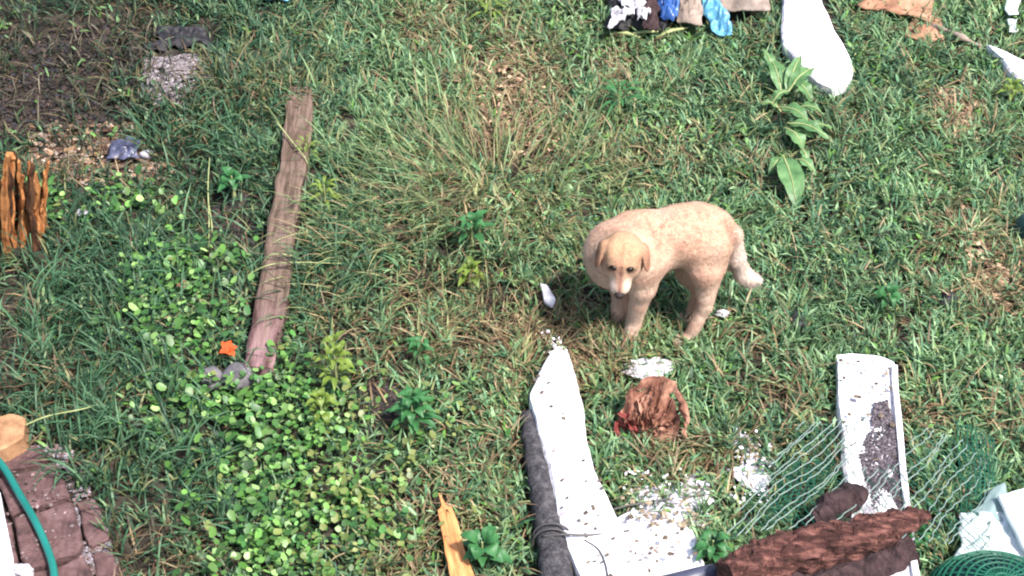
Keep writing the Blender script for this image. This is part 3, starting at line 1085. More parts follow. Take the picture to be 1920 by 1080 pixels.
# ------------------------------------------------------------------ bark log, netting and plastic at bottom right
lg = [PZ(1368, 1092, 0.13), PZ(1440, 1052, 0.14), PZ(1520, 1030, 0.15), PZ(1600, 1010, 0.16), PZ(1680, 985, 0.165), PZ(1738, 962, 0.17)]
ns = 70
rad = [0.078, 0.078, 0.074, 0.066, 0.048, 0.018]
R_ = [float(np.interp(i / (ns - 1) * 5, range(6), rad)) for i in range(ns)]
V, F = tube(smoothpath(lg, ns), R_, 30)
V = [v + Vector((nz3(v, 22), nz3(v, 22, 3), nz3(v, 22, 6))) * 0.018 + Vector((0, nz3((v.x * 0.3, v.y, v.z), 75, 1), nz3((v.x * 0.3, v.y, v.z), 75, 5))) * 0.015 for v in V]
log = empty('bark_log', G(1560, 1060))
obj('trunk', sub(log, V), F, 'bark', log, False)
# stub and the dark broken underside
lg2 = [PZ(1480, 1120, 0.06), PZ(1580, 1082, 0.07), PZ(1660, 1055, 0.075), PZ(1706, 1030, 0.09)]
V, F = tube(smoothpath(lg2, 20), [0.075 - 0.001 * i for i in range(20)], 14)
V = [v + Vector((nz3(v, 22), nz3(v, 22, 3), nz3(v, 22, 6))) * 0.02 for v in V]
ob = obj('underside', sub(log, V), F, 'darkbark', log, False)
V, F = tube([PZ(1690, 972, 0.175), PZ(1708, 960, 0.20), PZ(1722, 958, 0.21)], [0.022, 0.018, 0.012], 8)
obj('branch_stub', sub(log, V), F, 'bark', log)
tag(log, 'rough red-brown bark log lying across the wire netting at the bottom right', 'log')

db = [PZ(1528, 988, 0.12), PZ(1556, 958, 0.13), PZ(1590, 935, 0.135), PZ(1622, 922, 0.13)]
V, F = tube(smoothpath(db, 16), [0.035, 0.045, 0.05, 0.05, 0.05, 0.052, 0.055, 0.055, 0.052, 0.05, 0.05, 0.048, 0.045, 0.04, 0.035, 0.02], 12)
V = [v + Vector((nz3(v, 24, 9), nz3(v, 24, 3), nz3(v, 24, 6))) * 0.018 for v in V]
o = obj('bark_piece', V, F, 'darkbark', None, False, loc=G(1575, 975))
tag(o, 'dark purple-brown piece of bark under the netting on the white board', 'bark')


def net_surface(u, v):
    """u along the net's lower edge (left to right), v up: world point"""
    a, b, c, d = G(1345, 1040), G(1850, 1075), G(1852, 868), G(1500, 815)
    p = (a * (1 - u) + b * u) * (1 - v) + (d * (1 - u) + c * u) * v
    tent = math.sin(math.pi * min(1, u)) * 0.10 + 0.05 * math.sin(u * 9 + v * 4) * 0.4
    z = float(T(p.x, p.y)) + 0.075 + max(0, tent) * (1 - 0.35 * v) + 0.015 * nz3(p, 7)
    return Vector((p.x, p.y, z))


net = empty('wire_netting', G(1600, 950))
def in_net(u, v):
    if not (0 <= u <= 1 and 0 <= v <= 1):
        return False
    if 0.37 < u < 0.58 and v > 0.55 + 0.6 * abs(u - 0.47):   # torn where the board shows through
        return False
    return (u - 0.72) ** 2 / 0.30 ** 2 + max(0, v - 0.62) ** 2 / 0.42 ** 2 < 1 if (v > 0.62 and u > 0.72) else True
cnt_w = 0
for dirn in (1, -1):
    for k in range(-19, 34):
        run = []
        for i in range(0, 61):
            v = i / 60
            u = k / 21 + 0.012 * math.sin(k * 2.7) + 0.010 * math.sin(i * 0.16 + k * 1.3) + 0.004 * math.sin(i * 1.05) + (v * 0.26 * dirn if dirn > 0 else v * -0.62 + 0.0)
            if in_net(u, v):
                p = net_surface(u, v)
                p = p + Vector((0.0016 * math.sin(i * 1.7 + k), 0, 0.004 * (1 if dirn > 0 else 0)))
                run.append(p)
            else:
                if len(run) > 5:
                    V, F = tube(run[::2] + [run[-1]], 0.0021 if dirn > 0 else 0.0017, 4)
                    obj('wire', sub(net, V), F, 'wire' if dirn > 0 else 'greennet', net)
                run = []
        if len(run) > 5:
            V, F = tube(run[::2] + [run[-1]], 0.0021 if dirn > 0 else 0.0017, 4)
            obj('wire', sub(net, V), F, 'wire' if dirn > 0 else 'greennet', net)
tag(net, 'crumpled grey-green wire netting draped over the grass beside the white board', 'netting')
# fine green shade net along its edges
def fine_net(name, corners, step, th, m, dome=0.0, parent=None, seed=0.0, base=0.05):
    a, b, c, d = [Vector(p) for p in corners]
    def S(u, v):
        p = (a * (1 - u) + b * u) * (1 - v) + (d * (1 - u) + c * u) * v
        p.z += base + dome * math.sin(math.pi * u) * math.sin(math.pi * v) + 0.02 * nz3(p, 6, seed)
        return p
    nu = int((b - a).length / step)
    nv_ = int((d - a).length / step)
    V, F = [], []
    for axis, n in ((0, nu), (1, nv_)):
        for k in range(n + 1):
            s0 = k / n
            prev = None
            for i in range(25):
                q = i / 24
                p = S(s0, q) if axis == 0 else S(q, s0)
                off = Vector((th, 0, 0)) if axis == 0 else Vector((0, th, 0))
                V += [p - off, p + off]
                if prev is not None:
                    F.append((prev, prev + 1, len(V) - 1, len(V) - 2))
                prev = len(V) - 2
    o = obj(name, V if parent is None else sub(parent, V), F, m, parent, loc=None)
    return o


gn = fine_net('shade_net', [G(1800, 1000), G(1868, 965), G(1858, 840), G(1790, 810)], 0.020, 0.0016, 'greennet', 0.04, net, 2)
gn['kind'] = 'stuff'
gn = fine_net('shade_net', [G(1430, 1000), G(1520, 985), G(1560, 885), G(1480, 880)], 0.020, 0.0014, 'greennet', 0.03, net, 5)
gn['kind'] = 'stuff'

pw = crumple('plastic_sheet', [G(1784, 1075), G(1940, 1085), G(1925, 985), G(1800, 985)], 'clear', 0.035, 7, 30, 3.0, lift=0.07, ragged=0.02)
tag(pw, 'milky white plastic sheet lying at the bottom right corner', 'plastic sheet')
pg = crumple('plastic_sheet', [G(1815, 990), G(1905, 1015), G(1872, 930), G(1858, 940)], 'cleardark', 0.02, 7, 20, 6.0, lift=0.075, ragged=0.01)
tag(pg, 'grey-green translucent plastic flap above the milky white sheet', 'plastic sheet')
pd = slab('pale_panel', gpoly([(1872, 928), (1990, 892), (2010, 1000), (1990, 1060), (1920, 1030)], 0.12), 0.015, 'clear', wob=0.002, n=50, seed=9.5, edge=0.004)
tag(pd, 'pale flat panel cut off by the right edge near the bottom corner', 'panel')
foot(gpoly([(1790, 985), (1870, 945), (1990, 920), (2000, 1110), (1790, 1110)]))
# green netted basket at the very bottom right
bk = empty('net_basket', G(1860, 1130))
c0 = G(1862, 1150)
for k in range(15):
    a = math.pi * k / 14
    pts = [Vector((c0.x + 0.24 * math.cos(a) * math.cos(b_), c0.y + 0.24 * math.sin(a) * math.cos(b_) * 0.9, 0.02 + 0.17 * math.sin(b_))) for b_ in np.linspace(0, math.pi / 2, 8)]
    V, F = tube(pts, 0.004, 4)
    obj('wire', sub(bk, V), F, 'greennet', bk)
for zz in np.linspace(0.05, 1.45, 12):
    pts = [Vector((c0.x + 0.241 * math.cos(a) * math.cos(zz), c0.y + 0.241 * math.sin(a) * math.cos(zz) * 0.9, 0.02 + 0.171 * math.sin(zz))) for a in np.linspace(-0.3, math.pi + 0.3, 26)]
    V, F = tube(pts, 0.004 if zz > 0.1 else 0.007, 4)
    obj('ring', sub(bk, V), F, 'greennet', bk)
V, F = [], []
for zz in np.linspace(0, math.pi / 2, 9):
    for a in np.linspace(0, 2 * math.pi, 28, endpoint=False):
        V.append(Vector((c0.x + 0.232 * math.cos(a) * math.cos(zz), c0.y + 0.232 * math.sin(a) * math.cos(zz) * 0.9, 0.02 + 0.162 * math.sin(zz))))
for i in range(8):
    for j in range(28):
        F.append((i * 28 + j, i * 28 + (j + 1) % 28, (i + 1) * 28 + (j + 1) % 28, (i + 1) * 28 + j))
obj('lining', sub(bk, V), F, 'bottlegreen', bk, True)
tag(bk, 'dark green netted basket rim at the bottom right corner', 'basket')

# ------------------------------------------------------------------ rubbish along the top edge
o = crumple('plastic_bag', [G(1140, 76), G(1250, 80), G(1235, -40), G(1135, -40)], 'blackbag', 0.10, 10, 40, 11.0, lift=0.05, ragged=0.03)
tag(o, 'black crumpled plastic bag in the rubbish heap at the top edge', 'plastic bag')
for i, (x, y, sz, lab) in enumerate(((1162, 46, 26, 'lowest and leftmost crumpled white paper scrap on the black bag'), (1186, 14, 30, 'largest crumpled white paper scrap on the black bag'),
                                     (1206, 44, 16, 'small grey-white paper scrap on the black bag near the blue bag'))):
    o = crumple('paper_scrap', [G(x - sz * .6, y + sz * .7, 0.09), G(x + sz * .5, y + sz * .5, 0.09), G(x + sz * .7, y - sz * .5, 0.10), G(x - sz * .4, y - sz * .6, 0.10)], 'plaster', 0.05, 22, 24, 4.0 + i * 3, lift=0.04, ragged=0.04)
    tag(o, lab, 'paper')
o = crumple('cloth', [G(1196, 70, 0.05), G(1236, 74, 0.05), G(1236, 20, 0.08), G(1204, 14, 0.08)], 'darkbark', 0.06, 16, 26, 33.0, lift=0.05, ragged=0.03)
tag(o, 'dark brown cloth scrap between the white paper and the deep blue bag', 'cloth')
o = crumple('plastic_bag', [G(1238, 70), G(1262, 74), G(1290, -10), G(1208, -40)], 'bluebag', 0.10, 14, 40, 5.0, lift=0.10, ragged=0.012)
tag(o, 'deep blue crumpled plastic bag beside the black bag at the top edge', 'plastic bag')
o = crumple('plastic_bag', [G(1334, 84), G(1376, 88), G(1350, 22), G(1296, 4)], 'skybag', 0.07, 13, 40, 8.0, lift=0.06, ragged=0.015)
tag(o, 'light blue torn plastic bag right of the deep blue bag', 'plastic bag')
o = crumple('cardboard', [G(1268, 70), G(1312, 78), G(1322, -50), G(1274, -50)], 'greycloth', 0.06, 13, 34, 17.0, lift=0.08, thick=0.006, ragged=0.012)
tag(o, 'creased grey-tan cardboard between the two blue bags', 'cardboard')
o = crumple('cloth', [G(1345, 42), G(1440, 46), G(1450, -50), G(1320, -50)], 'greycloth', 0.05, 6, 26, 2.0, lift=0.07, thick=0.008)
tag(o, 'grey-beige crumpled cloth at the top edge left of the white board', 'cloth')
for i, (a, b) in enumerate((((1170, 68), (1245, 58)), ((1150, 62), (1200, 70)), ((1230, 70), (1290, 52)))):
    V, F = tube([G(*a, 0.04), G((a[0] + b[0]) / 2, (a[1] + b[1]) / 2 - 4, 0.06), G(*b, 0.05)], [0.007, 0.009, 0.005], 6)
    o = obj('stick', V, F, 'stem', None, True, loc=G(*a))
    tag(o, ['pale dry stick along the lower edge of the black bag', 'short dry stick below the left corner of the black bag', 'dry stick below the deep blue bag'][i], 'stick', 'sticks below the rubbish heap')
foot(gpoly([(1140, 60), (1290, 60), (1290, -60), (1130, -60)]))
foot(gpoly([(1312, 50), (1365, 66), (1440, 26), (1440, -60), (1300, -60)]))

o = crumple('cardboard', [G(1610, 30), G(1745, 58), G(1742, -50), G(1600, -50)], 'card', 0.05, 8, 26, 1.0, lift=0.05, thick=0.008, ragged=0.03)
tag(o, 'torn reddish-brown cardboard at the top edge right of the white board', 'cardboard')
foot(gpoly([(1640, 22), (1745, 34), (1742, -50), (1630, -50)]))
o = crumple('cardboard', [G(1700, 82), G(1770, 92), G(1756, 44), G(1706, 44)], 'card', 0.03, 10, 18, 14.0, lift=0.03, thick=0.008, ragged=0.03)
tag(o, 'small torn tan cardboard piece below the larger reddish-brown piece', 'cardboard')
V, F = tube(smoothpath([G(1740, 48, 0.03), G(1778, 58, 0.05), G(1808, 72, 0.045), G(1840, 88, 0.02)], 14), [0.012 + 0.006 * math.sin(i) for i in range(14)], 8)
o = obj('branch', V, F, 'greycloth', None, True, loc=G(1780, 62))
tag(o, 'pale grey branch between the torn cardboard and the narrow white board', 'branch')
o = crumple('plastic_bag', [G(1858, 12), G(1930, 20), G(1940, -50), G(1850, -50)], 'clear', 0.05, 9, 24, 3.3, lift=0.08)
tag(o, 'white crumpled plastic bag in the top right corner', 'plastic bag')
o = crumple('plastic_bag', [G(1884, 44), G(1900, 44), G(1915, -5), G(1880, -5)], 'clear', 0.03, 12, 16, 9.3, lift=0.05)
tag(o, 'thin white plastic tail hanging below the bag in the top right corner', 'plastic bag')
o = crumple('plastic_scrap', [G(1886, 76), G(1900, 76), G(1900, 52), G(1886, 52)], 'clear', 0.015, 14, 12, 19.3, lift=0.05)
tag(o, 'small pale plastic scrap just above the narrow white board', 'plastic scrap')
o = crumple('plastic_scrap', [G(492, 16), G(548, 14), G(546, -20), G(490, -20)], 'skybag', 0.02, 14, 14, 29.3, lift=0.05)
tag(o, 'pale blue plastic scrap at the top edge left of centre', 'plastic scrap')
o = crumple('plastic_scrap', [G(284, 100), G(396, 98), G(392, 64), G(300, 58)], 'blackbag', 0.04, 14, 30, 61.3, lift=0.03, ragged=0.04)
tag(o, 'black plastic scrap in the hollow above the pale soil heap', 'plastic scrap')
foot(gpoly([(290, 98), (390, 96), (385, 68), (300, 64)]))
foot(gpoly([(1384, 884), (1436, 894), (1432, 936), (1380, 926)]))
foot(gpoly([(1398, 836), (1420, 836), (1424, 862), (1400, 862)]))
foot(gpoly([(1196, 690), (1232, 690), (1238, 712), (1198, 712)]))
o = rock('plastic_pot', G(1925, 430, 0.06), (0.05, 0.06, 0.08), 'bottlegreen', 4, 0.12, 3)
tag(o, 'dark teal plastic pot cut off at the right edge', 'pot')
for i, (x, y, lab) in enumerate(((1494, 618, 'small black plastic scrap in the grass right of the dog'), (1775, 578, 'small dark scrap in the grass near the right edge'))):
    o = crumple('plastic_scrap', [G(x - 16, y + 12), G(x + 14, y + 14), G(x + 16, y - 12), G(x - 14, y - 14)], 'blackbag', 0.03, 20, 12, 40.3 + i, lift=0.05)
    tag(o, lab, 'plastic scrap')
for i, (x, y, r, lab) in enumerate(((1355, 588, 0.02, 'small white stone in the grass behind the hind leg of the dog'),
                                    (152, 398, 0.018, 'small white stone in the shade right of the rotten orange post'))):
    o = rock('stone', G(x, y, 0.06), (r * 1.2, r * 0.8, r * 0.6), 'plaster', 5 + i, 0.7, 3)
    tag(o, lab, 'stone')
o = slab('white_shard', gpoly([(1014, 530), (1026, 532), (1042, 562), (1036, 574), (1020, 566)], 0.09), 0.012, 'plaster', wob=0.002, n=24, seed=3.1, edge=0.003)
tag(o, 'small white shard in the grass left of the dog', 'shard')
foot(gpoly([(1008, 550), (1040, 550), (1050, 600), (1014, 600)]))
o = crumple('plastic_bag', [G(205, 312), G(262, 312), G(268, 278), G(208, 278)], 'navybag', 0.04, 16, 18, 7.3, lift=0.04)
tag(o, 'crumpled navy plastic bag among the dry debris at the upper left', 'plastic bag')
foot(gpoly([(195, 315), (270, 315), (275, 275), (200, 275)]))
o = rock('stone', G(275, 290, 0.03), (0.035, 0.02, 0.02), 'plaster', 15, 0.3, 2)
tag(o, 'pale stone right of the crumpled navy bag', 'stone')


# crumpled dry leaf in front of the dog
def dry_leaf():
    root = empty('dry_leaf', G(1220, 800))
    c = G(1222, 790, 0.03)
    B = G(1196, 822, 0.03)
    rim = smoothpath([G(1146, 812, 0.04), G(1160, 772, 0.09), G(1178, 742, 0.14), G(1212, 722, 0.17), G(1246, 724, 0.17), G(1270, 752, 0.14), G(1280, 800, 0.09), G(1262, 838, 0.04)], 49)
    nr = 14
    V, F = [], []
    for i, r_ in enumerate(rim):
        th = i / 48
        fold_ = math.sin(th * 46 + 1.2 * math.sin(th * 9)) * 0.5 + 0.5 * math.sin(th * 23 + 1)
        for j in range(nr + 1):
            q = j / nr
            p = B.lerp(r_, q)
            bow = math.sin(math.pi * q)
            p = p + Vector((0, -0.02, -0.03)) * bow
            p.z += 0.032 * fold_ * (q ** 0.6) + 0.008 * nz3(p, 30, 3) + 0.006 * nz3(p, 70, 5)
            if q > 0.8:
                p = p + Vector((-0.25 * (r_.x - B.x), -0.02, 0.03)) * (q - 0.8) * 1.6
            p.z = max(p.z, float(T(p.x, p.y)) + 0.02)
            V.append(p)
    for i in range(48):
        for j in range(nr):
            k = i * (nr + 1) + j
            F.append((k, k + 1, k + nr + 2, k + nr + 1))
    red = [f_ for f_ in F if f_[0] // (nr + 1) < 7]
    o1 = obj('leaf_blade', sub(root, V), [f_ for f_ in F if f_[0] // (nr + 1) >= 7], 'dryleaf', root)
    rl = random.Random(5)
    for i in range(13):
        k = int(3 + i * 3.5)
        r_ = rim[k]
        b0 = B.lerp(r_, rl.uniform(0.02, 0.25)) + Vector((rl.uniform(-.03, .03), 0, 0.02))
        t0 = B.lerp(r_, rl.uniform(0.75, 1.02)) + Vector((rl.uniform(-.02, .02), -0.01, rl.uniform(0.0, 0.03)))
        V4, F4 = leaf_geo(b0, t0, rl.uniform(0.025, 0.045), arch=rl.uniform(0.0, 0.02), fold=rl.uniform(0.3, 0.6), wave=0.006, n=12, seed=i * 1.9, shape=0.7)
        V4 = [v + Vector((nz3(v, 30, i), nz3(v, 30, i + 3), nz3(v, 30, i + 6))) * 0.016 for v in V4]
        obj('leaf_fold', sub(root, V4), F4, 'dryleaf' if i > 2 else 'dryred', root)
    o2 = obj('leaf_lobe', sub(root, V), red, 'dryred', root)
    o2['label'] = 'dark red lower left lobe'
    arc = smoothpath([G(1172, 748, 0.15), G(1196, 722, 0.19), G(1236, 708, 0.20), G(1268, 728, 0.18), G(1284, 778, 0.13), G(1284, 820, 0.06)], 26)
    V3, F3 = [], []
    for i, p in enumerate(arc):
        out_ = (p - B).normalized()
        w_ = (0.036 + 0.014 * math.sin(i * 1.1)) * math.sin(math.pi * min(1, 0.08 + i / 25 * 0.9)) ** 0.6
        for j, q in enumerate((-1, -0.3, 0.4, 1)):
            V3.append(p + out_ * (q * w_ * 0.5) + Vector((0, 0, -0.016 * q * q + 0.005 * nz3(p, 40, j))) + Vector((nz3(p, 25, 1), nz3(p, 25, 2), 0)) * 0.008)
    for i in range(25):
        for j in range(3):
            k = i * 4 + j
            F3.append((k, k + 1, k + 5, k + 4))
    V3 = [v + Vector((nz3(v, 45, 1), nz3(v, 45, 2), nz3(v, 45, 3))) * 0.014 for v in V3]
    obj('leaf_edge', sub(root, V3), F3, 'dryleaf', root)
    for i in (6, 16, 25, 33, 42):
        V2, F2 = tube([V[i * (nr + 1) + j] + Vector((0, 0, 0.003)) for j in range(nr + 1)], 0.0028, 5)
        obj('leaf_vein', sub(root, V2), F2, 'dryleaf', root)
    tag(root, 'large crumpled reddish-brown dry leaf in the grass right of the long white plank', 'dry leaf')
dry_leaf()
foot(gpoly([(1150, 810), (1280, 835), (1285, 770), (1200, 745)]))

# the orange fallen leaf among the round leaves
ol = empty('fallen_leaf', G(428, 660, 0.05))
for i, (x, y) in enumerate(((410, 662), (416, 640), (432, 638), (446, 650), (440, 668))):
    V, F = leaf_geo(G(428, 660, 0.075), G(x, y, 0.085), 0.03, arch=0.006, fold=0.1, wave=0.003, n=6, seed=i)
    obj('lobe', sub(ol, V), F, 'orangeleaf', ol)
tag(ol, 'bright orange fallen leaf among round leaves just above the grey stones', 'fallen leaf')
ol = empty('fallen_leaf', G(344, 536, 0.05))
for i, (x, y) in enumerate(((330, 536), (346, 524), (356, 540))):
    V, F = leaf_geo(G(344, 538, 0.07), G(x, y, 0.08), 0.026, arch=0.006, fold=0.1, wave=0.003, n=6, seed=i)
    obj('lobe', sub(ol, V), F, 'dryleaf', ol)
tag(ol, 'faded brown fallen leaf among the upper round leaves', 'fallen leaf')


# ------------------------------------------------------------------ leafy plants
def plant(name, base, leaves, m, label, cat='plant', width=0.05, stemm='stem', wave=0.003, stalk=0.12, arch=0.03):
    root = empty(name, base)
    for i, (p0, p1, wd) in enumerate(leaves):
        V, F = leaf_geo(p0, p1, wd, arch=arch, fold=0.12, wave=wave, n=10, seed=i * 2.1, stalk=stalk)
        lf = obj('leaf', sub(root, V), F, m, root, True)
        if name == 'dock_plant':
            V2, F2 = tube([V[k * 5 + 2] + Vector((0, 0, 0.003)) for k in range(10)], [0.004 - 0.0003 * k for k in range(10)], 5)
            obj('midrib', sub(root, V2), F2, 'stem', lf)
    V, F = tube([base - Vector((0, 0, 0.01)), base + Vector((0, 0, 0.05))], [0.012, 0.008], 6)
    obj('stem', sub(root, V), F, stemm, root)
    tag(root, label, cat)
    return root


bD = G(1474, 262)
c1 = G(1470, 210, 0.06)
c2 = G(1474, 268, 0.06)
dl = []
for (a, b, za, zb, wd) in (((1466, 180), (1442, 106), .06, .14, .07), ((1474, 176), (1502, 104), .08, .17, .06), ((1478, 172), (1528, 128), .10, .15, .075),
                           ((1484, 152), (1522, 192), .12, .08, .07), ((1446, 198), (1482, 172), .08, .12, .045), ((1460, 202), (1518, 232), .10, .10, .075),
                           ((1476, 232), (1554, 262), .10, .08, .07), ((1476, 240), (1528, 262), .08, .07, .06), ((1472, 240), (1506, 282), .09, .05, .085),
                           ((1468, 292), (1494, 388), .10, .05, .11), ((1502, 280), (1512, 312), .06, .04, .035), ((1474, 176), (1460, 118), .06, .13, .045),
                           ((1464, 210), (1420, 196), .05, .08, .04), ((1452, 150), (1430, 92), .07, .16, .05), ((1490, 205), (1545, 215), .07, .09, .05), ((1500, 250), (1560, 240), .06, .07, .05), ((1480, 320), (1500, 372), .09, .04, .07), ((1470, 298), (1440, 330), .05, .05, .05), ((1490, 300), (1530, 330), .05, .05, .05)):
    dl.append((G(*a, za), G(*b, zb), wd))
plant('dock_plant', bD, dl, 'dock', 'broad-leaved pale green dock plant below the rounded white board', wave=0.007, stalk=0.08)


def rosette(px, py, n, r0, r1, h, m, label, wd=0.022, name='weed_plant', tiers=2):
    base = G(px, py)
    lv = []
    for t_ in range(tiers):
        for i in range(n):
            a = 2 * math.pi * (i + 0.5 * t_) / n + random.uniform(-.25, .25)
            r = random.uniform(r0, r1) * (1 - 0.25 * t_)
            z0 = 0.05 + h * (0.35 + 0.5 * t_)
            p0 = base + Vector((math.cos(a) * 0.012, math.sin(a) * 0.012, z0))
            p1 = base + Vector((math.cos(a) * r, math.sin(a) * r, z0 + random.uniform(-0.02, 0.04)))
            lv.append((p0, p1, wd * random.uniform(0.8, 1.2)))
    o = plant(name, base, lv, m, label, arch=0.02, wave=0.001)
    V, F = tube([base, base + Vector((0, 0, h + 0.05))], [0.006, 0.003], 5)
    obj('stem', sub(o, V), F, 'stem', o)
    return o


rosette(634, 742, 9, 0.07, 0.12, 0.16, 'limeleaf', 'lime-yellow star-shaped weed right of the beam end', 0.024, tiers=3)
rosette(606, 800, 7, 0.05, 0.09, 0.10, 'limeleaf', 'smaller lime weed just below the star-shaped lime weed', 0.026)
rosette(775, 815, 11, 0.07, 0.13, 0.10, 'weedleaf', 'bright green weed rosette above the orange stake', 0.026, tiers=3)
rosette(788, 690, 7, 0.04, 0.07, 0.08, 'weedleaf', 'small green weed above the bright green rosette', 0.024)
rosette(905, 1070, 9, 0.06, 0.11, 0.10, 'weedleaf', 'dark green leafy weed right of the orange stake', 0.045)
rosette(612, 400, 9, 0.05, 0.10, 0.10, 'limeleaf', 'lime-green spiky weed right of the upper beam', 0.014)
rosette(578, 315, 7, 0.05, 0.09, 0.08, 'limeleaf', 'thin yellow weed touching the right side of the upper beam', 0.010)
rosette(885, 470, 6, 0.07, 0.11, 0.10, 'weedleaf', 'green broad weed on the grassy hump left of the dog', 0.035)
rosette(882, 545, 6, 0.05, 0.10, 0.06, 'limeleaf', 'yellowing broad weed below the green one on the hump', 0.032)
rosette(440, 375, 6, 0.05, 0.09, 0.08, 'weedleaf', 'dark green broad weed left of the upper beam', 0.04)
rosette(1160, 215, 10, 0.08, 0.14, 0.10, 'weedleaf', 'bright green tuft of blades above the dog', 0.016)
rosette(1660, 590, 6, 0.05, 0.08, 0.06, 'weedleaf', 'small blue-green weed above the right white board', 0.03)
rosette(1890, 200, 7, 0.04, 0.08, 0.06, 'limeleaf', 'small lime weed below the narrow white board', 0.022)
rosette(1332, 1060, 8, 0.06, 0.09, 0.08, 'weedleaf', 'green weed between the white sheet and the bark log', 0.03)
rosette(1710, 1040, 6, 0.05, 0.08, 0.06, 'weedleaf', 'green weed right of the bark log', 0.028)
rosette(920, 50, 9, 0.08, 0.13, 0.10, 'limeleaf', 'yellow-green grass-like weed at the top centre', 0.014)


# ------------------------------------------------------------------ vegetation that nobody could count
def e(px, py, cx, cy, rx, ry):
    return np.exp(-(((px - cx) / rx) ** 2 + ((py - cy) / ry) ** 2))


def fields(px, py):
    F_ = {}
    dry = 0.05 + 0 * px
    for a in ((960, 190, 90, 120, .95), (1000, 290, 70, 60, .55), (800, 60, 70, 60, .5), (1150, 145, 45, 50, .7), (1000, 640, 190, 70, .8), (700, 660, 110, 60, .55), (1100, 690, 90, 60, .8),
              (1300, 880, 110, 60, .6), (1790, 210, 60, 50, .7), (1860, 540, 60, 90, .75), (1800, 420, 70, 60, .6), (1720, 790, 70, 50, .5), (820, 560, 120, 60, .5), (730, 760, 60, 60, .6),
              (820, 960, 110, 90, .5), (780, 1050, 60, 50, .7), (280, 1050, 130, 60, .7), (120, 720, 70, 60, .4), (1240, 300, 120, 70, .35), (150, 300, 130, 45, .6), (330, 150, 90, 60, .5), (1380, 640, 60, 40, .3),
              (1480, 760, 80, 60, .35), (150, 120, 150, 110, .4), (1450, 340, 60, 60, .3), (640, 620, 70, 70, .45), (1880, 800, 50, 60, .4), (930, 840, 90, 90, .4), (30, 650, 50, 120, .5), (860, 380, 140, 80, .3)):
        dry = np.maximum(dry, a[4] * e(px, py, *a[:4]))
    bare = 0 * px  # bare soil; thinner grass also stands in for shade by dog and beam
    for a in ((320, 130, 75, 60, .92), (340, 80, 70, 26, .97), (120, 90, 220, 110, .80), (60, 190, 160, 90, .90), (230, 30, 120, 40, .6), (190, 230, 70, 40, .9), (130, 300, 110, 40, .75), (430, 420, 70, 90, .62), (250, 300, 60, 40, .85), (170, 355, 60, 40, .6),
              (640, 640, 60, 50, .55), (710, 760, 45, 80, .7), (20, 640, 40, 170, .6), (260, 1020, 110, 60, .55), (100, 860, 60, 60, .7), (1100, 545, 55, 60, .4), (1100, 400, 60, 30, .45), (690, 900, 60, 60, .3),
              (170, 980, 60, 90, .7), (960, 190, 60, 90, .35), (990, 930, 25, 120, .5), (470, 600, 30, 60, .4), (790, 940, 50, 40, .35)):
        bare = np.maximum(bare, a[4] * e(px, py, *a[:4]))
    clo = 0 * px
    for a in ((330, 560, 75, 75, 1), (350, 640, 80, 50, 1), (245, 400, 60, 40, .7), (540, 680, 45, 40, .8), (590, 740, 70, 50, .8), (450, 790, 120, 70, 1.1), (560, 850, 140, 90, 1.1), (620, 960, 130, 110, 1.1), (540, 1050, 120, 80, 1.1),
              (700, 900, 90, 70, .8), (720, 1000, 70, 60, .7), (430, 510, 40, 20, .5), (380, 720, 40, 30, .8), (820, 800, 60, 50, .5), (480, 960, 60, 60, .9), (90, 390, 30, 40, .6)):
        clo = np.maximum(clo, a[4] * e(px, py, *a[:4]))
    lon = 0 * px
    for a in ((230, 560, 160, 130, 1), (250, 800, 160, 120, 1), (160, 900, 60, 60, .6), (330, 250, 90, 60, .5), (400, 330, 90, 90, .55), (120, 640, 80, 120, .8), (330, 960, 90, 80, .9), (620, 520, 70, 120, .6)):
        lon = np.maximum(lon, a[4] * e(px, py, *a[:4]))
    tuf = 0 * px
    for a in ((870, 400, 190, 130, 1), (700, 480, 120, 120, .8), (980, 450, 100, 90, .8), (960, 560, 110, 50, .6), (760, 560, 120, 60, .5), (1040, 690, 60, 50, .6), (1080, 340, 60, 70, .5)):
        tuf = np.maximum(tuf, a[4] * e(px, py, *a[:4]))
    return dry, bare, clo, lon, tuf


def vnoise(x, y, s, seed):
    """cheap smooth value noise"""
    r = np.random.default_rng(seed).random((64, 64))
    u = (x * s) % 64
    v = (y * s) % 64
    i, j = u.astype(int) % 64, v.astype(int) % 64
    a, b = u - np.floor(u), v - np.floor(v)
    a, b = a * a * (3 - 2 * a), b * b * (3 - 2 * b)
    i2, j2 = (i + 1) % 64, (j + 1) % 64
    return (r[i, j] * (1 - a) + r[i2, j] * a) * (1 - b) + (r[i, j2] * (1 - a) + r[i2, j2] * a) * b


def scatter(n, xr=(-3.1, 3.1), yr=(-2.0, 2.95)):
    x = RNG.uniform(*xr, n)
    y = RNG.uniform(*yr, n)
    z = T(x, y)
    px, py = proj(np.stack([x, y, z], 1))
    out = np.maximum(0, np.maximum(np.maximum(-20 - px, px - 1940), np.maximum(-30 - py, py - 1120)))
    k = RNG.random(n) < np.exp(-out / 90)
    for f_ in FOOT:
        k &= ~pip(x, y, f_)
    return x[k], y[k], z[k], px[k], py[k]


def dogfree(x, y):
    return np.ones(len(x), bool)


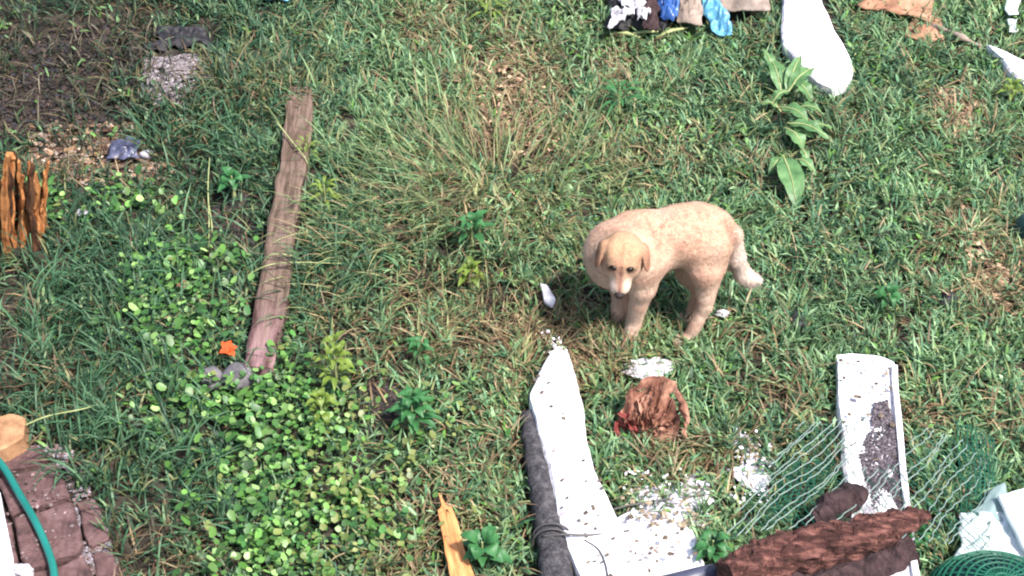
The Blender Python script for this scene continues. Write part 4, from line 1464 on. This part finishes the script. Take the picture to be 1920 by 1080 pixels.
def blades(name, x, y, z, L, W, az, lean, curl, tint, m='blade', seg=3):
    """curved blades: root (x,y,z), length L, width W, azimuth az, initial lean from the vertical and extra bend"""
    n = len(x)
    rows = []
    p = np.stack([x, y, z - 0.006], 1)
    dx, dy = np.cos(az), np.sin(az)
    tw = RNG.uniform(-0.9, 0.9, n)
    sx, sy = -np.sin(az + tw), np.cos(az + tw)
    th = lean.copy()
    wf = [0.75, 1.0, 0.8, 0.0] if seg == 3 else [0.7, 1.0, 1.0, 0.75, 0.0]
    V = np.zeros((n, 2 * seg + 1, 3), np.float32)
    for i in range(seg + 1):
        w_ = (W * wf[i] / 2)
        if i < seg:
            V[:, 2 * i, 0] = p[:, 0] - sx * w_
            V[:, 2 * i, 1] = p[:, 1] - sy * w_
            V[:, 2 * i, 2] = p[:, 2]
            V[:, 2 * i + 1, 0] = p[:, 0] + sx * w_
            V[:, 2 * i + 1, 1] = p[:, 1] + sy * w_
            V[:, 2 * i + 1, 2] = p[:, 2]
        else:
            V[:, 2 * seg] = p
        st = L / seg
        p = p + np.stack([np.sin(th) * dx * st, np.sin(th) * dy * st, np.cos(th) * st], 1)
        p[:, 2] = np.maximum(p[:, 2], T(p[:, 0], p[:, 1]) + 0.004 + 0.012 * RNG.random(n))
        th = th + curl / seg
    b = np.arange(n)[:, None] * (2 * seg + 1)
    q = []
    for i in range(seg - 1):
        q.append(b + np.array([2 * i, 2 * i + 1, 2 * i + 3, 2 * i + 2]))
    quads = np.stack(q, 1).reshape(-1, 4)
    tris = (b + np.array([2 * seg - 2, 2 * seg - 1, 2 * seg])).reshape(-1, 3)
    tt = np.repeat(tint, 2 * seg + 1, axis=0)
    return np_mesh(name, V.reshape(-1, 3), tris, m, tint=tt, quads=quads)


def palette(cols, n, jit=0.12, idx=None):
    c = np.array([lin(k) for k in cols])
    i = RNG.integers(0, len(cols), n) if idx is None else idx
    a = RNG.random((n, 1))
    j = RNG.integers(0, len(cols), n)
    t_ = c[i] * (0.6 + 0.4 * a) + c[j] * (0.4 - 0.4 * a)
    return t_ * np.exp(RNG.normal(0, jit, (n, 1)))


GREEN = [(66, 96, 60), (100, 132, 86), (122, 152, 106), (92, 134, 100), (44, 72, 48), (142, 172, 130)]
BLUEG = [(44, 78, 58), (62, 104, 76), (80, 122, 92), (36, 62, 46), (102, 136, 104)]
OLIVE = [(108, 120, 76), (130, 138, 92), (148, 152, 108), (92, 108, 72), (76, 98, 60)]
STRAW = [(126, 108, 80), (148, 130, 98), (104, 86, 64), (122, 98, 76), (90, 74, 56), (160, 144, 114)]
LIME = [(84, 126, 54), (104, 146, 70), (76, 120, 58), (122, 158, 84), (60, 100, 46)]


def grow():
    # short grass, clumped
    x, y, z, px, py = scatter(330000)
    dry, bare, clo, lon, tuf = fields(px, py)
    nzv = vnoise(x + 10, y + 10, 7.0, 3)
    nz2 = vnoise(x + 10, y + 10, 2.2, 4)
    nz4 = vnoise(x + 10, y + 10, 18.0, 5)
    dens = np.clip(1 - 1.15 * bare, 0, 1) ** 1.8 * (1 - 0.88 * np.clip(clo, 0, 1)) * (1 - 0.45 * np.clip(tuf, 0, 1)) * (1 - 0.35 * np.clip(lon, 0, 1)) * np.clip(0.12 + 1.75 * (nz4 - 0.18), 0.08, 1.2)  # bare also thins the grass to stand in for shade by dog and beam
    k = RNG.random(len(x)) < dens
    x, y, z, px, py, dry, lon, nzv, nz2 = [a[k] for a in (x, y, z, px, py, dry, lon, nzv, nz2)]
    n = len(x)
    isdry = RNG.random(n) < np.clip(dry * 1.0 + (nzv - 0.5) * 0.25, 0.03, 0.93)
    clump = vnoise(x + 10, y + 10, 11.0, 8) * 2 * math.pi * 2
    az = clump + RNG.normal(0, 1.1, n)
    left = np.clip((760 - px) / 300, 0, 1)  # left side: bluer grass, and shade put into the tint
    L = RNG.uniform(0.05, 0.12, n) * (0.75 + 0.55 * nzv)
    Wd = RNG.uniform(0.005, 0.0115, n)
    lean = np.abs(RNG.normal(0.45, 0.3, n))
    curl = RNG.uniform(0.5, 2.0, n)
    tint = palette(GREEN, n)
    bl = palette(BLUEG, n)
    blm = RNG.random(n) < np.clip(0.25 + 0.6 * left + (nz2 - 0.5), 0.05, 0.9)
    tint[blm] = bl[blm]
    ov = palette(OLIVE, n)
    om = RNG.random(n) < np.clip(0.24 + dry * 0.5 + (nz2 - 0.45) * 0.7, 0.05, 0.7) * (1 - left * 0.3) * (1 - 0.55 * np.clip((px - 1150) / 300, 0, 1))
    tint[om] = ov[om]
    tint *= ((0.85 + 0.3 * vnoise(x + 10, y + 10, 5.0, 11)) * (1 - 0.28 * left))[:, None]  # random tone, then the left side's shade painted into the blades
    shade_ul = e(px, py, 130, 120, 250, 190)
    tint *= (1 - 0.55 * shade_ul)[:, None]  # deeper painted shade in the upper left
    g = ~isdry
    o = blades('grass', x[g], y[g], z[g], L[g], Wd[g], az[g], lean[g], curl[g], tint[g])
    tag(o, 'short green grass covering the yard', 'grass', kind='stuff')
    st = palette(STRAW, n, 0.2) * (1 - 0.25 * left - 0.35 * shade_ul)[:, None]  # straw gets the same shade in its colour
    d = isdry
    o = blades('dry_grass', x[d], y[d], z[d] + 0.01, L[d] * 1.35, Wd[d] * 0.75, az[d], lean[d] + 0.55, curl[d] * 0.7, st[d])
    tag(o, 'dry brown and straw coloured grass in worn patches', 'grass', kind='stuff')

    # small broad weeds mixed in the right-hand turf
    x, y, z, px, py = scatter(60000)
    dry, bare, clo, lon, tuf = fields(px, py)
    k = (RNG.random(len(x)) < (1 - bare) * (1 - dry) * np.clip((px - 560) / 400, 0.25, 1) * vnoise(x + 10, y + 10, 4.0, 21) * (1 - tuf * .7))
    x, y, z = x[k], y[k], z[k]
    n = len(x)
    o = blades('low_weeds', x, y, z + RNG.uniform(0.01, 0.04, n), RNG.uniform(0.03, 0.055, n), RNG.uniform(0.010, 0.017, n), RNG.uniform(0, 6.28, n), RNG.uniform(0.5, 1.2, n), RNG.uniform(0.3, 1.2, n), palette(GREEN + LIME[:2], n) * 1.05)
    tag(o, 'small broad-leaved weeds mixed into the turf', 'weeds', kind='stuff')

    # taller blades round the dog's feet
    fx = np.concatenate([RNG.normal(p_.x - 0.02, 0.055, 130) for p_ in PAWS])
    fy = np.concatenate([RNG.normal(p_.y - 0.045, 0.04, 130) for p_ in PAWS])
    n = len(fx)
    tt = palette(GREEN + OLIVE, n)
    sm = RNG.random(n) < 0.25
    tt[sm] = palette(STRAW, n)[sm]
    o = blades('foot_grass', fx, fy, T(fx, fy), RNG.uniform(0.06, 0.12, n), RNG.uniform(0.005, 0.010, n), RNG.uniform(0, 6.28, n), np.abs(RNG.normal(0.3, 0.2, n)), RNG.uniform(0.3, 1.4, n), tt)
    tag(o, "taller grass blades around the dog's paws", 'grass', kind='stuff')

    # long dark grass hanging over on the left
    x, y, z, px, py = scatter(90000)
    dry, bare, clo, lon, tuf = fields(px, py)
    k = RNG.random(len(x)) < np.clip(lon, 0, 1) * 0.75 * (0.2 + 1.2 * vnoise(x + 10, y + 10, 9.0, 14)) * (1 - 0.5 * np.clip(clo, 0, 1))
    x, y, z, px = x[k], y[k], z[k], px[k]
    n = len(x)
    o = blades('long_grass', x, y, z, RNG.uniform(0.12, 0.28, n), RNG.uniform(0.005, 0.009, n), vnoise(x + 10, y + 10, 6.0, 9) * 9 + RNG.normal(0, 0.8, n), np.abs(RNG.normal(0.35, 0.25, n)), RNG.uniform(0.9, 2.2, n), palette([(44, 78, 54), (58, 94, 66), (72, 108, 78), (34, 58, 42), (90, 122, 90), (50, 76, 46)], n), seg=4)
    tag(o, 'long dark green grass hanging over on the left', 'grass', kind='stuff')

    x, y, z, px, py = scatter(60000)
    dry, bare, clo, lon, tuf = fields(px, py)
    dk = np.maximum(e(px, py, 120, 120, 230, 150), np.maximum(0.7 * e(px, py, 430, 430, 60, 90), np.maximum(0.7 * e(px, py, 30, 650, 60, 180), 0.8 * e(px, py, 240, 1030, 130, 70))))  # withered stems whose dark colours also darken the shaded left
    k = RNG.random(len(x)) < dk * 0.5 * (0.3 + vnoise(x + 10, y + 10, 8.0, 44))
    x, y, z = x[k], y[k], z[k]
    n = len(x)
    o = blades('weed_stems', x, y, z, RNG.uniform(0.05, 0.17, n), RNG.uniform(0.004, 0.009, n), RNG.uniform(0, 6.28, n), np.abs(RNG.normal(0.5, 0.4, n)), RNG.uniform(0.2, 1.8, n), palette([(56, 58, 44), (74, 72, 58), (46, 56, 42), (96, 90, 74), (62, 78, 56), (40, 38, 34), (112, 104, 88)], n, 0.2), seg=4)
    tag(o, 'grey-brown withered weed stems over the bare soil on the left, their dark colours also standing in for shade', 'weeds', kind='stuff')

    # the combed tussock in the middle
    x, y, z, px, py = scatter(110000)
    dry, bare, clo, lon, tuf = fields(px, py)
    k = RNG.random(len(x)) < np.clip(tuf, 0, 1) * 0.5
    x, y, z, px, py = x[k], y[k], z[k], px[k], py[k]
    n = len(x)
    az = np.arctan2(y - 0.62, x + 0.05) + RNG.normal(0, 0.45, n)
    tt = palette(OLIVE + GREEN[:3], n)
    sm = RNG.random(n) < np.clip(0.25 + 0.5 * e(px, py, 980, 600, 200, 100) + 0.2 * e(px, py, 900, 380, 120, 60), 0, 0.8)
    tt[sm] = palette(STRAW, n)[sm]
    o = blades('tussock_grass', x, y, z, RNG.uniform(0.14, 0.30, n), RNG.uniform(0.003, 0.0062, n), az, np.abs(RNG.normal(0.55, 0.25, n)), RNG.uniform(0.6, 1.5, n), tt, seg=4)
    tag(o, 'long olive and straw grass combed down over the hump left of the dog', 'grass', kind='stuff')

    # round-leaved ground cover
    x, y, z, px, py = scatter(160000)
    dry, bare, clo, lon, tuf = fields(px, py)
    k = RNG.random(len(x)) < np.clip(clo, 0, 1) * 0.9 * np.clip(vnoise(x + 10, y + 10, 6.0, 31) * 1.5, 0.15, 1)
    x, y, z, px, py = x[k], y[k], z[k], px[k], py[k]
    n = len(x)
    r = RNG.uniform(0.008, 0.018, n) * np.where(px > 520, 0.85, 1.0)
    hz = RNG.uniform(0.03, 0.10, n)
    tilt = RNG.normal(0, 0.45, (n, 2))
    K = 7
    V = np.zeros((n, K + 1, 3), np.float32)
    V[:, 0, 0], V[:, 0, 1], V[:, 0, 2] = x, y, z + hz - r * 0.18
    a0 = RNG.uniform(0, 6.28, n)
    for q in range(K):
        an = a0 + 2 * math.pi * q / K
        rr = r * (1 + 0.12 * np.sin(an * 2 + a0)) * (0.72 if q == 0 else 1)
        dx_, dy_ = np.cos(an) * rr, np.sin(an) * rr
        V[:, q + 1, 0] = x + dx_
        V[:, q + 1, 1] = y + dy_
        V[:, q + 1, 2] = z + hz + dx_ * tilt[:, 0] + dy_ * tilt[:, 1]
    b = np.arange(n)[:, None] * (K + 1)
    tris = np.concatenate([b + np.array([0, q + 1, (q + 1) % K + 1]) for q in range(K)]).reshape(-1, 3)
    tint = palette([(76, 116, 50), (94, 136, 64), (66, 108, 52), (112, 150, 80), (52, 88, 42), (62, 108, 56), (42, 76, 38), (128, 160, 96)], n, 0.28)
    yl = RNG.random(n) < np.clip((px - 500) / 500, 0.02, 0.5)
    tint[yl] = palette([(110, 122, 64), (130, 138, 84), (92, 110, 58)], n)[yl]
    o = np_mesh('round_leaf_cover', V.reshape(-1, 3), tris, 'round_leaf', tint=np.repeat(tint, K + 1, axis=0), smooth=True)
    tag(o, 'bright green round-leaved ground cover spreading from the beam to the bottom edge', 'ground cover', kind='stuff')


def crumbs(name, polys, n, size, cols, m, dz, label, cat, flat=0.5, jit=0.25, extra=None):
    """loose bits: small flattened octahedra"""
    C = []
    for poly in polys:
        w_ = np.array(poly, float)
        lo_, hi_ = w_.min(0), w_.max(0)
        q = RNG.uniform(lo_, hi_, (n * 4, 2))
        kk = pip(q[:, 0], q[:, 1], w_)
        q = q[kk]
        # clustered
        cl = vnoise(q[:, 0], q[:, 1], 0.07, 5) 
        q = q[RNG.random(len(q)) < np.clip(cl * 1.6, 0.1, 1)][:n]
        for a in q:
            p = G(a[0], a[1], dz)
            C.append((p.x, p.y, p.z))
    C = np.array(C)
    n = len(C)
    s = RNG.uniform(size[0], size[1], (n, 1))
    ax_ = RNG.normal(size=(n, 3, 3))
    a = ax_[:, 0] / np.linalg.norm(ax_[:, 0], axis=1)[:, None]
    a[:, 2] *= 0.3
    b = np.cross(a, np.tile([0, 0, 1.0], (n, 1)))
    b /= np.linalg.norm(b, axis=1)[:, None] + 1e-9
    c = np.cross(a, b) * flat
    b = b * RNG.uniform(0.4, 0.9, (n, 1))
    V = np.stack([C + a * s, C - a * s, C + b * s, C - b * s, C + c * s, C - c * s], 1)
    F_ = np.array([(0, 2, 4), (2, 1, 4), (1, 3, 4), (3, 0, 4), (2, 0, 5), (1, 2, 5), (3, 1, 5), (0, 3, 5)])
    tris = (np.arange(n)[:, None, None] * 6 + F_).reshape(-1, 3)
    o = np_mesh(name, V.reshape(-1, 3), tris, m, tint=np.repeat(palette(cols, n, jit), 6, axis=0))
    tag(o, label, cat, kind='stuff')
    return o


crumbs('grit', [[(1640, 755), (1664, 750), (1682, 810), (1688, 900), (1696, 970), (1640, 960), (1622, 900), (1612, 850), (1634, 800)], [(1630, 900), (1692, 900), (1698, 1000), (1640, 990)]], 2200, (0.004, 0.011),
       [(66, 60, 66), (88, 80, 86), (48, 44, 50), (104, 96, 102)], 'litter', 0.082, 'grey grit spilled over the middle of the right white board', 'grit')
crumbs('leaf_bits', [[(1000, 700), (1090, 720), (1120, 880), (1200, 1080), (1090, 1080), (1030, 880)], [(1170, 965), (1290, 970), (1325, 1070), (1190, 1075)], [(1575, 670), (1670, 680), (1690, 800), (1580, 800)]], 42, (0.005, 0.016),
       [(84, 72, 60), (112, 98, 84), (70, 64, 62)], 'litter', 0.096, 'dark leaf bits scattered on the white boards', 'leaf bits', 0.2)
crumbs('leaf_bits', [[(1160, 925), (1310, 915), (1330, 985), (1180, 985)]], 70, (0.005, 0.016),
       [(120, 106, 88), (146, 130, 108), (96, 86, 74)], 'litter', 0.07, 'dry plant bits along the top of the broken white sheet', 'leaf bits', 0.2)
WH = [(226, 222, 226), (206, 202, 208), (236, 234, 236)]
for cn, sd_, lab in (([(1372, 930), (1440, 950), (1452, 880), (1385, 800)], 51, 'torn white plastic film showing through the grass left of the wire netting'),
                     ([(1180, 716), (1248, 722), (1238, 676), (1184, 680)], 52, 'torn white plastic film in the grass just above the dry leaf'),
                     ([(1165, 972), (1335, 1010), (1318, 905), (1230, 925)], 53, 'torn white plastic film half hidden in dry grass above the broken sheet')):
    o = crumple('plastic_film', [G(*c_) for c_ in cn], 'plaster', 0.03, 16, 34, sd_, lift=0.022, ragged=0.05, thick=0.002)
    tag(o, lab, 'plastic film')
crumbs('plaster_flakes', [[(1370, 800), (1440, 810), (1460, 880), (1425, 955), (1370, 940)], [(1160, 880), (1320, 870), (1340, 960), (1180, 950)], [(1015, 610), (1062, 640), (1062, 680), (1020, 680)]], 60, (0.004, 0.013), WH, 'litter', 0.045, 'white flakes sprinkled in the grass around the torn film', 'flakes', 0.2)
crumbs('soil_clods', [[(270, 110), (370, 100), (400, 150), (350, 205), (265, 190)]], 2200, (0.005, 0.016), [(118, 110, 114), (138, 130, 134), (98, 90, 90), (80, 74, 72)], 'litter', 0.006, 'pale grey soil clods on the bare heap at the upper left', 'soil')
crumbs('soil_clods', [[(0, 60), (250, 40), (250, 260), (0, 270)], [(400, 380), (490, 360), (470, 520), (390, 500)], [(670, 680), (740, 690), (740, 840), (680, 830)]], 2600, (0.006, 0.019), [(36, 31, 29), (54, 46, 42), (26, 23, 22), (48, 46, 52), (70, 56, 50)], 'litter', 0.006, 'dark soil crumbs on the bare patches', 'soil')
crumbs('leaf_litter', [[(60, 235), (300, 230), (330, 330), (250, 350), (100, 340), (50, 310)]], 1100, (0.008, 0.026), [(110, 84, 62), (136, 110, 86), (80, 54, 42), (98, 84, 76), (60, 46, 40), (150, 136, 124)], 'litter', 0.012, 'dry brown leaf litter around the navy bag', 'leaf litter', 0.15)
crumbs('leaf_litter', [[(880, 80), (1020, 90), (1050, 280), (900, 300)], [(1760, 160), (1840, 180), (1830, 280), (1770, 260)], [(1800, 380), (1920, 480), (1920, 600), (1820, 540)]], 420, (0.008, 0.022), [(166, 134, 108), (182, 154, 128), (126, 96, 76), (148, 122, 104)], 'litter', 0.02, 'dry leaf litter on the worn brown patches', 'leaf litter', 0.15)
crumbs('path_rubble', [[(30, 840), (130, 830), (190, 960), (230, 1080), (150, 1080), (140, 940), (90, 870)]], 700, (0.005, 0.015), [(110, 104, 112), (132, 126, 132), (84, 72, 70), (100, 80, 76)], 'litter', 0.012, 'grey rubble along the edge of the paved path', 'rubble')
crumbs('path_rubble', [[(0, 880), (120, 880), (150, 1030), (30, 1060)]], 110, (0.003, 0.012), [(74, 58, 58), (96, 78, 76), (120, 106, 106)], 'litter', 0.05, 'small stones lying on the pavers', 'rubble')
grow()

# single long stalks
for i, (pts, lab) in enumerate((([(391, 482, .0), (392, 420, .06), (390, 350, .12), (393, 296, .16)], 'pale upright stalk left of the beam'),
                                ([(399, 470, .0), (397, 420, .06), (391, 380, .1)], 'short pale stalk leaning on the upright stalk left of the beam'),
                                ([(518, 228, .10), (545, 262, .12), (572, 296, .11), (580, 318, .06)], 'straw lying across the upper part of the beam'),
                                ([(458, 520, .05), (500, 498, .12), (552, 492, .12), (640, 494, .08)], 'long straw crossing the middle of the beam'),
                                ([(488, 500, .05), (508, 478, .12), (540, 478, .12), (566, 486, .06)], 'short straw arching over the middle of the beam'),
                                ([(40, 800, .08), (90, 780, .12), (150, 768, .14), (186, 758, .10)], 'pale grass stem leaning over the peach block'))):
    V, F = tube(smoothpath([G(a, b, c) for a, b, c in pts], 14), [0.0038 - 0.00016 * k for k in range(14)], 5)
    o = obj('stalk', V, F, 'stem', None, True, loc=G(pts[0][0], pts[0][1]))
    tag(o, lab, 'stalk', 'single stalks')
